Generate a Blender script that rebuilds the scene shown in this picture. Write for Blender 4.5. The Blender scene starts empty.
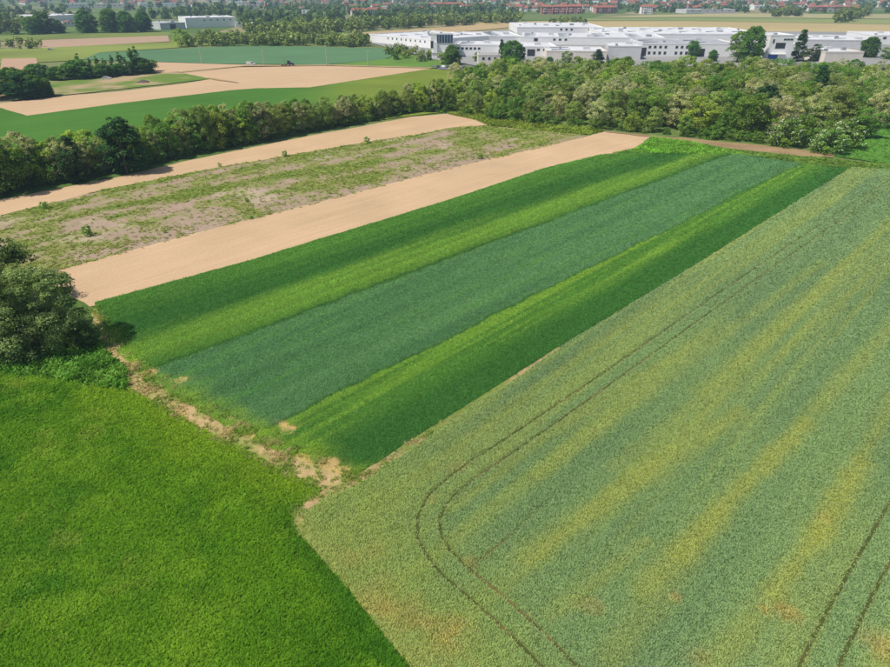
import bpy, math
import numpy as np
from mathutils import Vector
from mathutils.geometry import delaunay_2d_cdt

# ---------------------------------------------------------------- camera, sky, sun, exposure
scene = bpy.context.scene
C = scene.collection
IMW, IMH = 890.0, 667.0
FPX = 617.0                       # focal length in photograph pixels
CAMH = 40.0                       # drone height
PITCH = math.radians(29.35)       # below the horizon
cam_d = bpy.data.cameras.new('camera')
cam_d.sensor_width = 36.0
cam_d.lens = 36.0 * FPX / IMW
cam_d.clip_start = 0.5
cam_d.clip_end = 30000
cam = bpy.data.objects.new('camera', cam_d)
C.objects.link(cam)
cam.location = (0, 0, CAMH)
cam.rotation_euler = (math.radians(90) - PITCH, 0, 0)
scene.camera = cam

SUN_EL = math.radians(57)
SUN_AZ = math.radians(-112)        # 0 = +Y (view direction), negative = to the left
sdir = Vector((math.sin(SUN_AZ) * math.cos(SUN_EL), math.cos(SUN_AZ) * math.cos(SUN_EL), math.sin(SUN_EL)))
world = bpy.data.worlds.new('World')
scene.world = world
world.use_nodes = True
wn = world.node_tree
bg = wn.nodes.get('Background') or wn.nodes.new('ShaderNodeBackground')
sky = wn.nodes.new('ShaderNodeTexSky')
sky.sky_type = 'NISHITA'
sky.sun_disc = False
sky.sun_elevation = SUN_EL
sky.sun_rotation = SUN_AZ
sky.air_density = 1.0
sky.dust_density = 1.5
wn.links.new(sky.outputs[0], bg.inputs[0])
bg.inputs[1].default_value = 0.10
sun_d = bpy.data.lights.new('sun', 'SUN')
sun_d.energy = 4.2
sun_d.angle = math.radians(0.53)
sun_d.color = (1.0, 0.95, 0.87)
sun = bpy.data.objects.new('sun', sun_d)
C.objects.link(sun)
sun.rotation_euler = (-sdir).to_track_quat('-Z', 'Y').to_euler()
sun.location = (-200, -60, 300)
scene.view_settings.view_transform = 'Standard'
scene.view_settings.look = 'None'
scene.view_settings.exposure = 0.0
scene.view_settings.gamma = 1.0
scene.view_settings.use_curve_mapping = False
scene.cycles.max_bounces = 6
scene.cycles.diffuse_bounces = 3
scene.cycles.transmission_bounces = 3
scene.cycles.volume_bounces = 0
scene.cycles.transparent_max_bounces = 4
scene.cycles.use_denoising = True

# ---------------------------------------------------------------- helpers
cp, sp_ = math.cos(PITCH), math.sin(PITCH)
VP_AZ = math.radians(43.5)
FU = np.array([math.sin(VP_AZ), math.cos(VP_AZ)])      # along the crop rows
FV = np.array([FU[1], -FU[0]])                         # across the crop rows


def at(px, py, z=0.0):
    """ground point seen at a place of the photograph"""
    x = (px - IMW / 2) / FPX
    y = (IMH / 2 - py) / FPX
    d = np.array([x, cp + y * sp_, -sp_ + y * cp])
    t = (z - CAMH) / d[2]
    return np.array([d[0] * t, d[1] * t])


def to_px(x, y, z=0.0):
    dz = z - CAMH
    fw = y * cp - dz * sp_
    up = y * sp_ + dz * cp
    return IMW / 2 + FPX * x / fw, IMH / 2 - FPX * up / fw


def lin(r, g, b):
    f = lambda c: ((c / 255 + 0.055) / 1.055) ** 2.4 if c > 10 else c / 255 / 12.92
    return np.array([f(r), f(g), f(b)])


def _hash(ix, iy, seed):
    h = (ix * 374761393 + iy * 668265263 + seed * 974634777) & 0xFFFFFFFF
    h = ((h ^ (h >> 13)) * 1274126177) & 0xFFFFFFFF
    h = h ^ (h >> 16)
    return (h & 0xFFFFFF) / float(0xFFFFFF)


def vnoise(x, y, seed=0):
    x = np.asarray(x, float); y = np.asarray(y, float)
    xi = np.floor(x).astype(np.int64); yi = np.floor(y).astype(np.int64)
    fx = x - xi; fy = y - yi
    fx = fx * fx * (3 - 2 * fx); fy = fy * fy * (3 - 2 * fy)
    a = _hash(xi, yi, seed); b = _hash(xi + 1, yi, seed)
    c = _hash(xi, yi + 1, seed); d = _hash(xi + 1, yi + 1, seed)
    return a + (b - a) * fx + (c - a) * fy + (a - b - c + d) * fx * fy


def fbm(x, y, seed=0, o=4):
    s = 0; w = 0.5; t = 0
    for k in range(o):
        s = s + w * vnoise(x * 2 ** k, y * 2 ** k, seed + k * 17); t += w; w *= 0.55
    return s / t


def sstep(a, b, x):
    t = np.clip((np.asarray(x) - a) / (b - a), 0, 1)
    return t * t * (3 - 2 * t)


def mixc(c0, c1, t):
    t = np.asarray(t)[..., None]
    return c0 * (1 - t) + c1 * t


def inpoly(x, y, poly):
    r = np.zeros(x.shape, bool)
    n = len(poly)
    for i in range(n):
        x0, y0 = poly[i]; x1, y1 = poly[(i + 1) % n]
        if y0 == y1: continue
        c = ((y0 > y) != (y1 > y)) & (x < (x1 - x0) * (y - y0) / (y1 - y0) + x0)
        r ^= c
    return r


def poly_dist(x, y, line):
    d = np.full(x.shape, 1e9)
    for (x0, y0), (x1, y1) in zip(line[:-1], line[1:]):
        dx, dy = x1 - x0, y1 - y0
        t = np.clip(((x - x0) * dx + (y - y0) * dy) / (dx * dx + dy * dy + 1e-9), 0, 1)
        d = np.minimum(d, np.hypot(x - x0 - t * dx, y - y0 - t * dy))
    return d


def line_sd(x, y, p, q):
    """signed distance to the infinite line p-q (positive right of it)"""
    dx, dy = q[0] - p[0], q[1] - p[1]
    L = math.hypot(dx, dy)
    return ((x - p[0]) * dy - (y - p[1]) * dx) / L


def G(pts):
    return [tuple(at(*p)) for p in pts]


def props(o, label=None, cat=None, group=None, kind=None):
    if label: o['label'] = label
    if cat: o['category'] = cat
    if group: o['group'] = group
    if kind: o['kind'] = kind
    return o


def mesh_np(name, verts, faces, attrs=None, smooth=False):
    """verts (n,3), faces list or (m,k) array"""
    me = bpy.data.meshes.new(name)
    verts = np.asarray(verts, np.float32)
    if isinstance(faces, np.ndarray):
        m, k = faces.shape
        me.vertices.add(len(verts)); me.vertices.foreach_set('co', verts.ravel())
        me.loops.add(m * k); me.loops.foreach_set('vertex_index', faces.astype(np.int32).ravel())
        me.polygons.add(m)
        me.polygons.foreach_set('loop_start', np.arange(0, m * k, k, dtype=np.int32))
        me.update(calc_edges=True)
    else:
        me.from_pydata([tuple(v) for v in verts], [], faces)
    for an, (ty, arr) in (attrs or {}).items():
        a = me.attributes.new(an, ty, 'POINT')
        arr = np.asarray(arr, np.float32)
        if ty == 'FLOAT_COLOR':
            if arr.shape[1] == 3: arr = np.concatenate([arr, np.ones((len(arr), 1), np.float32)], 1)
            a.data.foreach_set('color', arr.ravel())
        elif ty == 'FLOAT_VECTOR': a.data.foreach_set('vector', arr.ravel())
        elif ty == 'INT': a.data.foreach_set('value', arr.astype(np.int32))
        else: a.data.foreach_set('value', arr)
    if smooth:
        me.polygons.foreach_set('use_smooth', np.ones(len(me.polygons), bool))
    me.validate()
    return me


def link(name, me, mat=None, parent=None, loc=None):
    if me is not None and mat is not None and not me.materials:
        me.materials.append(mat)
    o = bpy.data.objects.new(name, me)
    C.objects.link(o)
    if parent is not None: o.parent = parent
    if loc is not None: o.location = loc
    return o


# ---------------------------------------------------------------- materials
def nodes(name):
    m = bpy.data.materials.new(name)
    m.use_nodes = True
    nt = m.node_tree
    b = nt.nodes['Principled BSDF']
    b.inputs['Specular IOR Level'].default_value = 0.25
    return m, nt, b


def mixn(nt, typ, fac=1.0):
    n = nt.nodes.new('ShaderNodeMix'); n.data_type = 'RGBA'; n.blend_type = typ
    n.inputs[0].default_value = fac
    return n


def noise_n(nt, scale, detail=4, vec=None, rough=0.6):
    n = nt.nodes.new('ShaderNodeTexNoise')
    n.inputs['Scale'].default_value = scale
    n.inputs['Detail'].default_value = detail
    n.inputs['Roughness'].default_value = rough
    if vec is not None: nt.links.new(vec, n.inputs['Vector'])
    return n


def ramp_n(nt, src, stops):
    r = nt.nodes.new('ShaderNodeValToRGB')
    while len(r.color_ramp.elements) < len(stops): r.color_ramp.elements.new(0.5)
    for e, (p, c) in zip(r.color_ramp.elements, stops):
        e.position = p; e.color = (*c[:3], 1)
    nt.links.new(src, r.inputs[0])
    return r


def mat_sheet(name, rough=0.95, fine=3.0, amp=0.35, bump=0.5, rows=0.0, row_scale=1.2):
    """field sheet: colour from its own attribute, fine mottling and relief from noise"""
    m, nt, b = nodes(name)
    b.inputs['Roughness'].default_value = rough
    b.inputs['Specular IOR Level'].default_value = 0.08
    at_ = nt.nodes.new('ShaderNodeAttribute'); at_.attribute_name = 'col'
    geo = nt.nodes.new('ShaderNodeNewGeometry')
    mp = nt.nodes.new('ShaderNodeMapping'); mp.inputs['Rotation'].default_value = (0, 0, VP_AZ)
    nt.links.new(geo.outputs['Position'], mp.inputs['Vector'])
    n1 = noise_n(nt, fine, 5, mp.outputs[0], 0.7)
    r = ramp_n(nt, n1.outputs[0], [(0.25, (1 - amp,) * 3), (0.75, (1 + amp,) * 3)])
    mx = mixn(nt, 'MULTIPLY'); nt.links.new(at_.outputs['Color'], mx.inputs[6]); nt.links.new(r.outputs[0], mx.inputs[7])
    out = mx.outputs[2]
    h = n1.outputs[0]
    if rows:
        sc = nt.nodes.new('ShaderNodeMapping'); sc.inputs['Scale'].default_value = (1.0, 0.03, 1)
        nt.links.new(mp.outputs[0], sc.inputs['Vector'])
        n2 = noise_n(nt, row_scale, 3, sc.outputs[0], 0.75)
        r2 = ramp_n(nt, n2.outputs[0], [(0.3, (1 - rows,) * 3), (0.7, (1 + rows,) * 3)])
        m2 = mixn(nt, 'MULTIPLY'); nt.links.new(out, m2.inputs[6]); nt.links.new(r2.outputs[0], m2.inputs[7])
        out = m2.outputs[2]
    nt.links.new(out, b.inputs['Base Color'])
    bp = nt.nodes.new('ShaderNodeBump'); bp.inputs['Strength'].default_value = bump; bp.inputs['Distance'].default_value = 0.12
    nt.links.new(h, bp.inputs['Height']); nt.links.new(bp.outputs[0], b.inputs['Normal'])
    return m


def mat_leaf(name, attr_type='GEOMETRY', trans=0.3, vary=0.0, rough=0.55, ear=0.0):
    """foliage: colour attribute of each leaf (or tuft), a tint for the whole plant, light passing through"""
    m, nt, b = nodes(name)
    b.inputs['Roughness'].default_value = rough
    b.inputs['Specular IOR Level'].default_value = 0.12
    a = nt.nodes.new('ShaderNodeAttribute'); a.attribute_name = 'col'; a.attribute_type = attr_type
    out = a.outputs['Color']
    if ear:                       # the ears at the blade tips are paler than the leaves
        tp = nt.nodes.new('ShaderNodeAttribute'); tp.attribute_name = 'tip'
        mu = nt.nodes.new('ShaderNodeMath'); mu.operation = 'MULTIPLY'; mu.inputs[1].default_value = ear
        nt.links.new(tp.outputs['Fac'], mu.inputs[0])
        me_ = mixn(nt, 'MIX'); nt.links.new(mu.outputs[0], me_.inputs[0]); nt.links.new(out, me_.inputs[6])
        me_.inputs[7].default_value = (0.36, 0.45, 0.27, 1)
        out = me_.outputs[2]
    if attr_type == 'GEOMETRY' and vary:
        oc = nt.nodes.new('ShaderNodeObjectInfo')
        hs = nt.nodes.new('ShaderNodeHueSaturation')
        mr = nt.nodes.new('ShaderNodeMapRange'); mr.inputs['To Min'].default_value = 0.5 - 0.035 * vary; mr.inputs['To Max'].default_value = 0.5 + 0.03 * vary
        nt.links.new(oc.outputs['Random'], mr.inputs['Value']); nt.links.new(mr.outputs[0], hs.inputs['Hue'])
        m2 = nt.nodes.new('ShaderNodeMath'); m2.operation = 'MULTIPLY'; m2.inputs[1].default_value = 7.31
        m3 = nt.nodes.new('ShaderNodeMath'); m3.operation = 'FRACT'
        nt.links.new(oc.outputs['Random'], m2.inputs[0]); nt.links.new(m2.outputs[0], m3.inputs[0])
        mv = nt.nodes.new('ShaderNodeMapRange'); mv.inputs['To Min'].default_value = 1 - 0.3 * vary; mv.inputs['To Max'].default_value = 1 + 0.3 * vary
        nt.links.new(m3.outputs[0], mv.inputs['Value']); nt.links.new(mv.outputs[0], hs.inputs['Value'])
        nt.links.new(out, hs.inputs['Color'])
        out = hs.outputs[0]
    nt.links.new(out, b.inputs['Base Color'])
    tr = nt.nodes.new('ShaderNodeBsdfTranslucent')
    br = mixn(nt, 'MULTIPLY'); br.inputs[7].default_value = (1.15, 1.1, 0.6, 1)
    nt.links.new(out, br.inputs[6]); nt.links.new(br.outputs[2], tr.inputs['Color'])
    ms = nt.nodes.new('ShaderNodeMixShader'); ms.inputs[0].default_value = trans
    nt.links.new(b.outputs[0], ms.inputs[1]); nt.links.new(tr.outputs[0], ms.inputs[2])
    nt.links.new(ms.outputs[0], nt.nodes['Material Output'].inputs['Surface'])
    return m


def mat_flat(name, col, rough=0.7, var=0.12, scale=0.8, metal=0.0, spec=0.25):
    m, nt, b = nodes(name)
    b.inputs['Roughness'].default_value = rough
    b.inputs['Metallic'].default_value = metal
    b.inputs['Specular IOR Level'].default_value = spec
    tc = nt.nodes.new('ShaderNodeNewGeometry')
    n = noise_n(nt, scale, 5, tc.outputs['Position'], 0.65)
    c = np.array(col[:3])
    r = ramp_n(nt, n.outputs[0], [(0.3, tuple(c * (1 - var))), (0.7, tuple(np.minimum(c * (1 + var), 0.9)))])
    nt.links.new(r.outputs[0], b.inputs['Base Color'])
    return m


M_field = mat_sheet('field_ground', amp=0.22, fine=2.2, bump=0.5)
M_crop = mat_sheet('crop_ground', amp=0.25, fine=3.0, bump=0.6, rows=0.10, row_scale=0.8)
M_sand = mat_sheet('tilled_soil', amp=0.09, fine=2.2, bump=0.5, rows=0.075, row_scale=1.1)
M_fallow = mat_sheet('fallow_soil', amp=0.25, fine=1.3, bump=0.8)
M_tuft = mat_leaf('crop_blades', 'INSTANCER', 0.35)
M_wheat = mat_leaf('wheat_blades', 'INSTANCER', 0.35, ear=0.36)
M_leafA = mat_leaf('tree_leaves', 'GEOMETRY', 0.42, vary=0.5)
M_leafS = mat_leaf('far_leaves', 'GEOMETRY', 0.25)
M_bloss = mat_flat('blossom', (0.68, 0.67, 0.54), 0.8, 0.1)
M_bark = mat_flat('bark', (0.12, 0.095, 0.07), 0.9, 0.35, 3)
M_white = mat_flat('white_cladding', (0.84, 0.83, 0.81), 0.6, 0.04, 0.15)
M_cream = mat_flat('cream_render', (0.72, 0.66, 0.58), 0.85, 0.08, 0.2)
M_grey = mat_flat('grey_cladding', (0.58, 0.58, 0.58), 0.6, 0.08, 0.2)
M_roofw = mat_flat('pale_roof_sheet', (0.66, 0.66, 0.66), 0.75, 0.10, 0.12)
M_roofg = mat_flat('grey_roof_felt', (0.40, 0.40, 0.42), 0.85, 0.14, 0.12)
M_sky = mat_flat('skylight_sheet', (0.28, 0.31, 0.34), 0.35, 0.1)
M_dark = mat_flat('dark_trim', (0.05, 0.05, 0.055), 0.6, 0.1)
M_blueg = mat_flat('blue_glass', (0.035, 0.07, 0.13), 0.12, 0.2, 0.5, spec=0.5)
M_glass = mat_flat('window_glass', (0.035, 0.04, 0.05), 0.15, 0.2, 0.5, spec=0.5)
M_blue = mat_flat('blue_paint', (0.03, 0.12, 0.42), 0.5, 0.05)
M_red = mat_flat('red_tile', (0.36, 0.135, 0.085), 0.85, 0.18, 0.5)
M_redb = mat_flat('rose_render', (0.52, 0.25, 0.21), 0.85, 0.1, 0.3)
M_brown = mat_flat('brown_tile', (0.24, 0.13, 0.09), 0.85, 0.2, 0.5)
M_asph = mat_flat('asphalt', (0.12, 0.12, 0.125), 0.9, 0.15, 0.4)
M_conc = mat_flat('concrete', (0.45, 0.44, 0.41), 0.9, 0.12, 1.0)
M_tyre = mat_flat('tyre_rubber', (0.02, 0.02, 0.02), 0.9, 0.1)
M_rust = mat_flat('rusty_steel', (0.28, 0.14, 0.07), 0.8, 0.2)

# ---------------------------------------------------------------- ground and fields
C_soil = np.array([0.60, 0.425, 0.30])


def ground_mesh():
    m, nt, b = nodes('open_land')
    b.inputs['Roughness'].default_value = 0.95
    b.inputs['Specular IOR Level'].default_value = 0.1
    geo = nt.nodes.new('ShaderNodeNewGeometry')
    vo = nt.nodes.new('ShaderNodeTexVoronoi'); vo.inputs['Scale'].default_value = 0.006
    mp = nt.nodes.new('ShaderNodeMapping'); mp.inputs['Rotation'].default_value = (0, 0, VP_AZ); mp.inputs['Scale'].default_value = (1.8, 1, 1)
    nt.links.new(geo.outputs['Position'], mp.inputs[0]); nt.links.new(mp.outputs[0], vo.inputs['Vector'])
    r = ramp_n(nt, vo.outputs['Color'], [(0.2, (0.085, 0.15, 0.03)), (0.45, (0.13, 0.19, 0.05)), (0.65, (0.17, 0.20, 0.07)), (0.85, (0.34, 0.28, 0.16))])
    n = noise_n(nt, 0.35, 6, geo.outputs['Position'], 0.7)
    r2 = ramp_n(nt, n.outputs[0], [(0.3, (0.75,) * 3), (0.7, (1.25,) * 3)])
    mx = mixn(nt, 'MULTIPLY'); nt.links.new(r.outputs[0], mx.inputs[6]); nt.links.new(r2.outputs[0], mx.inputs[7])
    nt.links.new(mx.outputs[2], b.inputs['Base Color'])
    S = [(-9000, -1500), (9000, -1500), (9000, 14000), (-9000, 14000)]
    me = mesh_np('ground', [(x, y, 0) for x, y in S], [(0, 1, 2, 3)])
    props(link('ground', me, m), kind='structure')


ground_mesh()
Z = [0.02]


def sheet(name, poly, colf, mat, cell=3.0, jit=0.35, z=None, height=None, label=None, kind='structure'):
    """a field: ground polygon with wandering edges, filled with small triangles that carry its colour"""
    rng = np.random.default_rng(abs(hash(name)) % 1000 if False else len(name) * 31 + int(abs(poly[0][0]) * 7) % 997)
    P = []
    n = len(poly)
    for i in range(n):
        a = np.array(poly[i]); b = np.array(poly[(i + 1) % n])
        L = np.linalg.norm(b - a)
        k = max(1, int(L / (cell * 0.5)))
        k = min(k, 160)
        nrm = np.array([-(b - a)[1], (b - a)[0]]) / max(L, 1e-6)
        for j in range(k):
            q = a + (b - a) * j / k
            w = (fbm(q[0] * 0.4, q[1] * 0.4, 5, 3) - 0.5) * 2 * jit if j else 0
            P.append(q + nrm * w)
    nb = len(P)
    x0, y0 = np.min(P, 0); x1, y1 = np.max(P, 0)
    gx, gy = np.meshgrid(np.arange(x0, x1, cell), np.arange(y0, y1, cell))
    gx = gx.ravel() + rng.uniform(-.35, .35, gx.size) * cell; gy = gy.ravel() + rng.uniform(-.35, .35, gy.size) * cell
    ok = inpoly(gx, gy, [tuple(p) for p in P])
    gx, gy = gx[ok], gy[ok]
    d = np.full(gx.shape, 1e9)
    Pa = np.array(P)
    for s in range(0, nb, 200):
        d = np.minimum(d, np.hypot(gx[:, None] - Pa[None, s:s + 200, 0], gy[:, None] - Pa[None, s:s + 200, 1]).min(1))
    ok = d > cell * 0.3
    pts = [Vector(p) for p in P] + [Vector((a, b)) for a, b in zip(gx[ok], gy[ok])]
    vs, _, fs, *_ = delaunay_2d_cdt(pts, [(i, (i + 1) % nb) for i in range(nb)], [list(range(nb))], 1, 1e-4)
    V = np.array([(v.x, v.y) for v in vs])
    zz = np.zeros(len(V)) if height is None else height(V[:, 0], V[:, 1])
    if z is None:
        Z[0] += 0.015; z = Z[0]
    col = colf(V[:, 0], V[:, 1])
    me = mesh_np(name, np.column_stack([V, zz + z]), np.array([f for f in fs if len(f) == 3]), {'col': ('FLOAT_COLOR', np.clip(col, 0.002, 0.85))})
    # faces up
    nz = np.zeros(len(me.polygons) * 3); me.polygons.foreach_get('normal', nz)
    if nz[2::3].mean() < 0: me.flip_normals()
    o = link(name, me, mat)
    o['kind'] = kind
    if label: o['label'] = label
    return o


def const(c, amp=0.1, s=0.06, seed=1):
    c = np.array(c)
    def f(x, y):
        n = fbm(x * s, y * s, seed)
        return c * (1 + amp * 2 * (n - 0.5))[:, None]
    return f


def rowcoord(x, y):
    return x * FU[0] + y * FU[1], x * FV[0] + y * FV[1]


# --- outlines, traced on the ground
L1a, L1b = at(95, 303), at(640, 146)            # sand / green strips
B1a, B1b = at(178, 362), at(724, 157)           # dark green / blue green
B2a, B2b = at(279, 421), at(798, 165)           # blue green / light green
L2a, L2b = at(355, 476), at(850, 168)           # light green / wheat
POLY_STRIPS = G([(95, 303), (246, 262), (450, 200), (543, 169), (600, 155), (640, 152), (735, 153), (800, 163), (850, 168), (700, 262), (560, 347), (440, 424), (368, 472), (345, 478), (307, 463), (245, 438), (184, 402), (144, 378), (115, 350)])
POLY_SAND1 = G([(40, 276), (119, 254), (201, 232), (320, 202), (440, 171), (530, 150), (582, 138), (604, 132), (652, 137), (634, 150), (618, 153), (543, 170), (450, 201), (320, 241), (246, 263), (90, 307), (78, 300)])
POLY_FALLOW = G([(-140, 252), (0, 216), (108, 189), (216, 168), (344, 146), (421, 134), (450, 128), (489, 125), (585, 134), (582, 139), (530, 151), (440, 172), (320, 203), (201, 233), (119, 255), (48, 274), (20, 290), (-140, 330)])
POLY_SAND2 = G([(-160, 236), (0, 200), (119, 177), (187, 161), (320, 134), (349, 129), (411, 117), (447, 114), (478, 120), (489, 125), (450, 128), (421, 134), (344, 146), (216, 168), (108, 189), (0, 216), (-160, 258)])
POLY_WHEAT = G([(355, 478), (440, 425), (560, 348), (700, 263), (852, 168), (890, 170), (1150, 180), (1500, 240), (1500, 760), (1000, 900), (560, 900), (450, 740), (410, 667), (350, 590), (300, 535), (292, 514), (318, 496)])
POLY_MEADOW = G([(-500, 420), (-160, 365), (0, 362), (60, 366), (112, 368), (135, 392), (200, 428), (270, 464), (322, 490), (316, 497), (291, 514), (299, 536), (349, 591), (408, 667), (440, 730), (500, 850), (-200, 900), (-500, 700)])
POLY_MARGIN = G([(92, 312), (97, 304), (122, 343), (154, 368), (194, 392), (254, 428), (312, 454), (345, 472), (370, 470), (440, 422), (445, 428), (375, 478), (352, 490), (318, 500), (296, 520), (288, 512), (312, 492), (265, 468), (200, 434), (135, 396), (118, 380)])
SOILC = lin(218, 185, 146) * 0.79


def col_sand(x, y):
    u, v = rowcoord(x, y)
    n = fbm(u * 0.02, v * 0.15, 3); n2 = fbm(x * 0.12, y * 0.12, 9)
    c = SOILC * (1 + 0.07 * (n - 0.5) * 2 + 0.11 * (n2 - 0.5) * 2)[:, None]
    return c


WOB = lambda x, y: (fbm(x * .5, y * .5, 77, 3) - .5) * 1.0 + (fbm(x * .06, y * .06, 78, 2) - .5) * 1.2


def strip_col(x, y, tuft=False):
    u, v = rowcoord(x, y)
    k = 1.0
    dL1 = -line_sd(x, y, L1a, L1b); dB1 = line_sd(x, y, B1a, B1b); dB1n = -dB1
    # signed so that positive = on the right hand (camera) side of the line
    sL1 = line_sd(x, y, L1a, L1b); sB1 = line_sd(x, y, B1a, B1b) + WOB(x, y); sB2 = line_sd(x, y, B2a, B2b) + WOB(x, y); sL2 = line_sd(x, y, L2a, L2b)
    st = fbm(u * 0.018, v * 0.55, 21); st2 = fbm(u * 0.05, v * 1.6, 44); bl = fbm(x * 0.05, y * 0.05, 8)
    dk = lin(60, 104, 44); md = lin(82, 124, 50); yg = lin(104, 138, 54); bg_ = lin(92, 128, 82); bg2 = lin(76, 114, 72); yl = lin(110, 142, 54)
    t = np.clip(sL1 / (sL1 - sB1 + 1e-6), 0, 1)
    w = (st - 0.5) * 0.35
    c1 = mixc(md, dk, sstep(0.12, 0.42, t + w * .6))
    c1 = mixc(c1, yg, sstep(0.5, 0.76, t + w) * (1 - 0.7 * sstep(.84, 0.98, t + w * .5)))
    c1 = mixc(c1, dk * 0.85, sstep(0.955, 0.99, t))
    c2 = mixc(bg_, bg2, np.clip(st * 1.6 - 0.35 + 0.5 * (bl - .5), 0, 1))
    c2 = mixc(c2, lin(92, 140, 58), sstep(0.6, 0.75, st2) * 0.45)
    t3 = np.clip(sB2 / (sB2 - sL2 + 1e-6), 0, 1)
    c3 = mixc(yl, md * .95, np.clip(sstep(.4, .6, fbm(u * .012, v * .8, 47) * .65 + st2 * .35), 0, 1))
    c3 = mixc(c3, dk, sstep(0.40, 0.66, t3 + w * .5))
    c3 = mixc(dk * 0.9, c3, sstep(0.015, 0.05, t3))
    c1 = c1 * (1 + .22 * (fbm(u * .015, v * 1.1, 58) - .5) * 2)[:, None]
    c = mixc(c1, mixc(c2, c3, sstep(-.35, .35, sB2)), sstep(-.5, .5, sB1))
    # thin ends near the margin: yellowing, then straw
    dm = poly_dist(x, y, MARGIN_LINE)
    nz = fbm(x * 0.25, y * 0.25, 31)
    c = mixc(c, lin(128, 152, 52), 0.8 * sstep(0.1, 0.9, (5.5 - dm) / 5.5 + (nz - 0.5) * 1.1))
    # far headland
    c = mixc(c, lin(92, 140, 58), 0.25 * sstep(205, 214, np.hypot(x, y)))
    for (qx, qy, r) in BARE:
        d = np.hypot(x - qx, y - qy) / r + (nz - 0.5) * 1.3
        c = mixc(c, lin(196, 168, 110), sstep(1.0, 0.55, d))
    return c * (0.92 + 0.16 * bl)[:, None] * k


MARGIN_LINE = G([(100, 345), (130, 383), (160, 398), (200, 420), (262, 452), (330, 482), (356, 484)])
BARE = [(*at(182, 381), 0.9), (*at(288, 431), .75), (*at(283, 425), .5), (*at(150, 374), .9), (*at(132, 366), .8), (*at(330, 464), .9), (*at(318, 469), .9), (*at(340, 476), 1.2), (*at(250, 436), .8), (*at(300, 462), 1.4)]

def smooth_line(line, step=1.6, it=4):
    pts = [np.array(p) for p in line]; Q = []
    for a, b in zip(pts[:-1], pts[1:]):
        n = max(1, int(np.linalg.norm(b - a) / step)); Q += [a + (b - a) * k / n for k in range(n)]
    Q.append(pts[-1]); Q = np.array(Q)
    for _ in range(it): Q[1:-1] = .25 * Q[:-2] + .5 * Q[1:-1] + .25 * Q[2:]
    return [tuple(q) for q in Q]


# tractor tracks in the wheat: centre lines
TR_PAIRS = [
    (G([(1000, 108), (890, 184), (814, 234), (736, 288), (658, 343), (578, 400), (488, 461), (434, 497), (416, 518), (413, 540), (440, 562), (488, 598), (556, 662), (640, 760)]), 0.95, 1.0),
    (G([(1100, 220), (980, 360), (890, 531), (865, 575), (836, 630), (818, 666), (770, 780)]), 0.95, 1.0),
    (G([(1050, 110), (890, 262), (845, 312), (776, 398), (720, 470)]), 0.95, 0.35),
    (G([(1200, 140), (985, 300), (890, 402), (800, 520)]), 0.95, 0.25),
]
TR_PAIRS = [(smooth_line(l), g, st_) for l, g, st_ in TR_PAIRS]
TR_SINGLE = [(G([(470, 569), (490, 553), (512, 536), (556, 492), (610, 440)]), 0.28, 0.8)]


def track_amount(x, y):
    a = np.zeros(x.shape)
    for line, g, s in TR_PAIRS:
        d = poly_dist(x, y, line)
        n = 0.9 + 0.2 * fbm(x * 0.3, y * 0.3, 71)
        a = np.maximum(a, s * (1 - sstep(0.08, 0.26, np.abs(d - g) / n)))
    for line, w, s in TR_SINGLE:
        d = poly_dist(x, y, line)
        L = np.hypot(x - line[0][0], y - line[0][1])
        a = np.maximum(a, s * (1 - sstep(0.12, w, d)) * np.clip(1.15 - L / 14, 0, 1))
    return a


STREAKS = [  # yellow streaks along the rows: line in the photograph, half width (m), strength
    ((430, 470), (800, 190), 1.3, .55), ((590, 515), (700, 440), 1.6, .95), ((600, 505), (890, 262), 1.2, .45), ((570, 420), (690, 350), 1.2, .5),
    ((690, 540), (775, 455), 1.3, .9), ((770, 460), (890, 330), 1.3, .7), ((640, 620), (700, 545), 1.4, .6), ((745, 630), (800, 560), 1.5, .85),
    ((800, 560), (845, 490), 1.5, .95), ((845, 490), (890, 405), 1.2, .8), ((640, 400), (780, 295), 1.2, .6), ((780, 320), (890, 225), 1.2, .55),
    ((720, 380), (860, 265), .9, .5), ((880, 667), (905, 610), 1.2, .9), ((575, 600), (625, 560), .8, .7), ((400, 470), (470, 420), 1.3, .5), ((505, 470), (600, 400), 1.0, .35)]
ORANGE = [(450, 635, 3.0, .9), (378, 590, 3.0, .45), (372, 555, 2.6, .4), (415, 610, 2.6, .5), (468, 563, 1.2, .7), (785, 612, 1.0, .8), (762, 610, .7, .8), (675, 598, .6, .8), (880, 645, 1.6, .8), (530, 620, 1.0, .6), (700, 660, 1.2, .4), (350, 560, 2.0, .4), (590, 610, 1.0, .5), (430, 500, 1.0, .3), (455, 470, 1.6, .35), (822, 520, .8, .5)]


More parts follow.
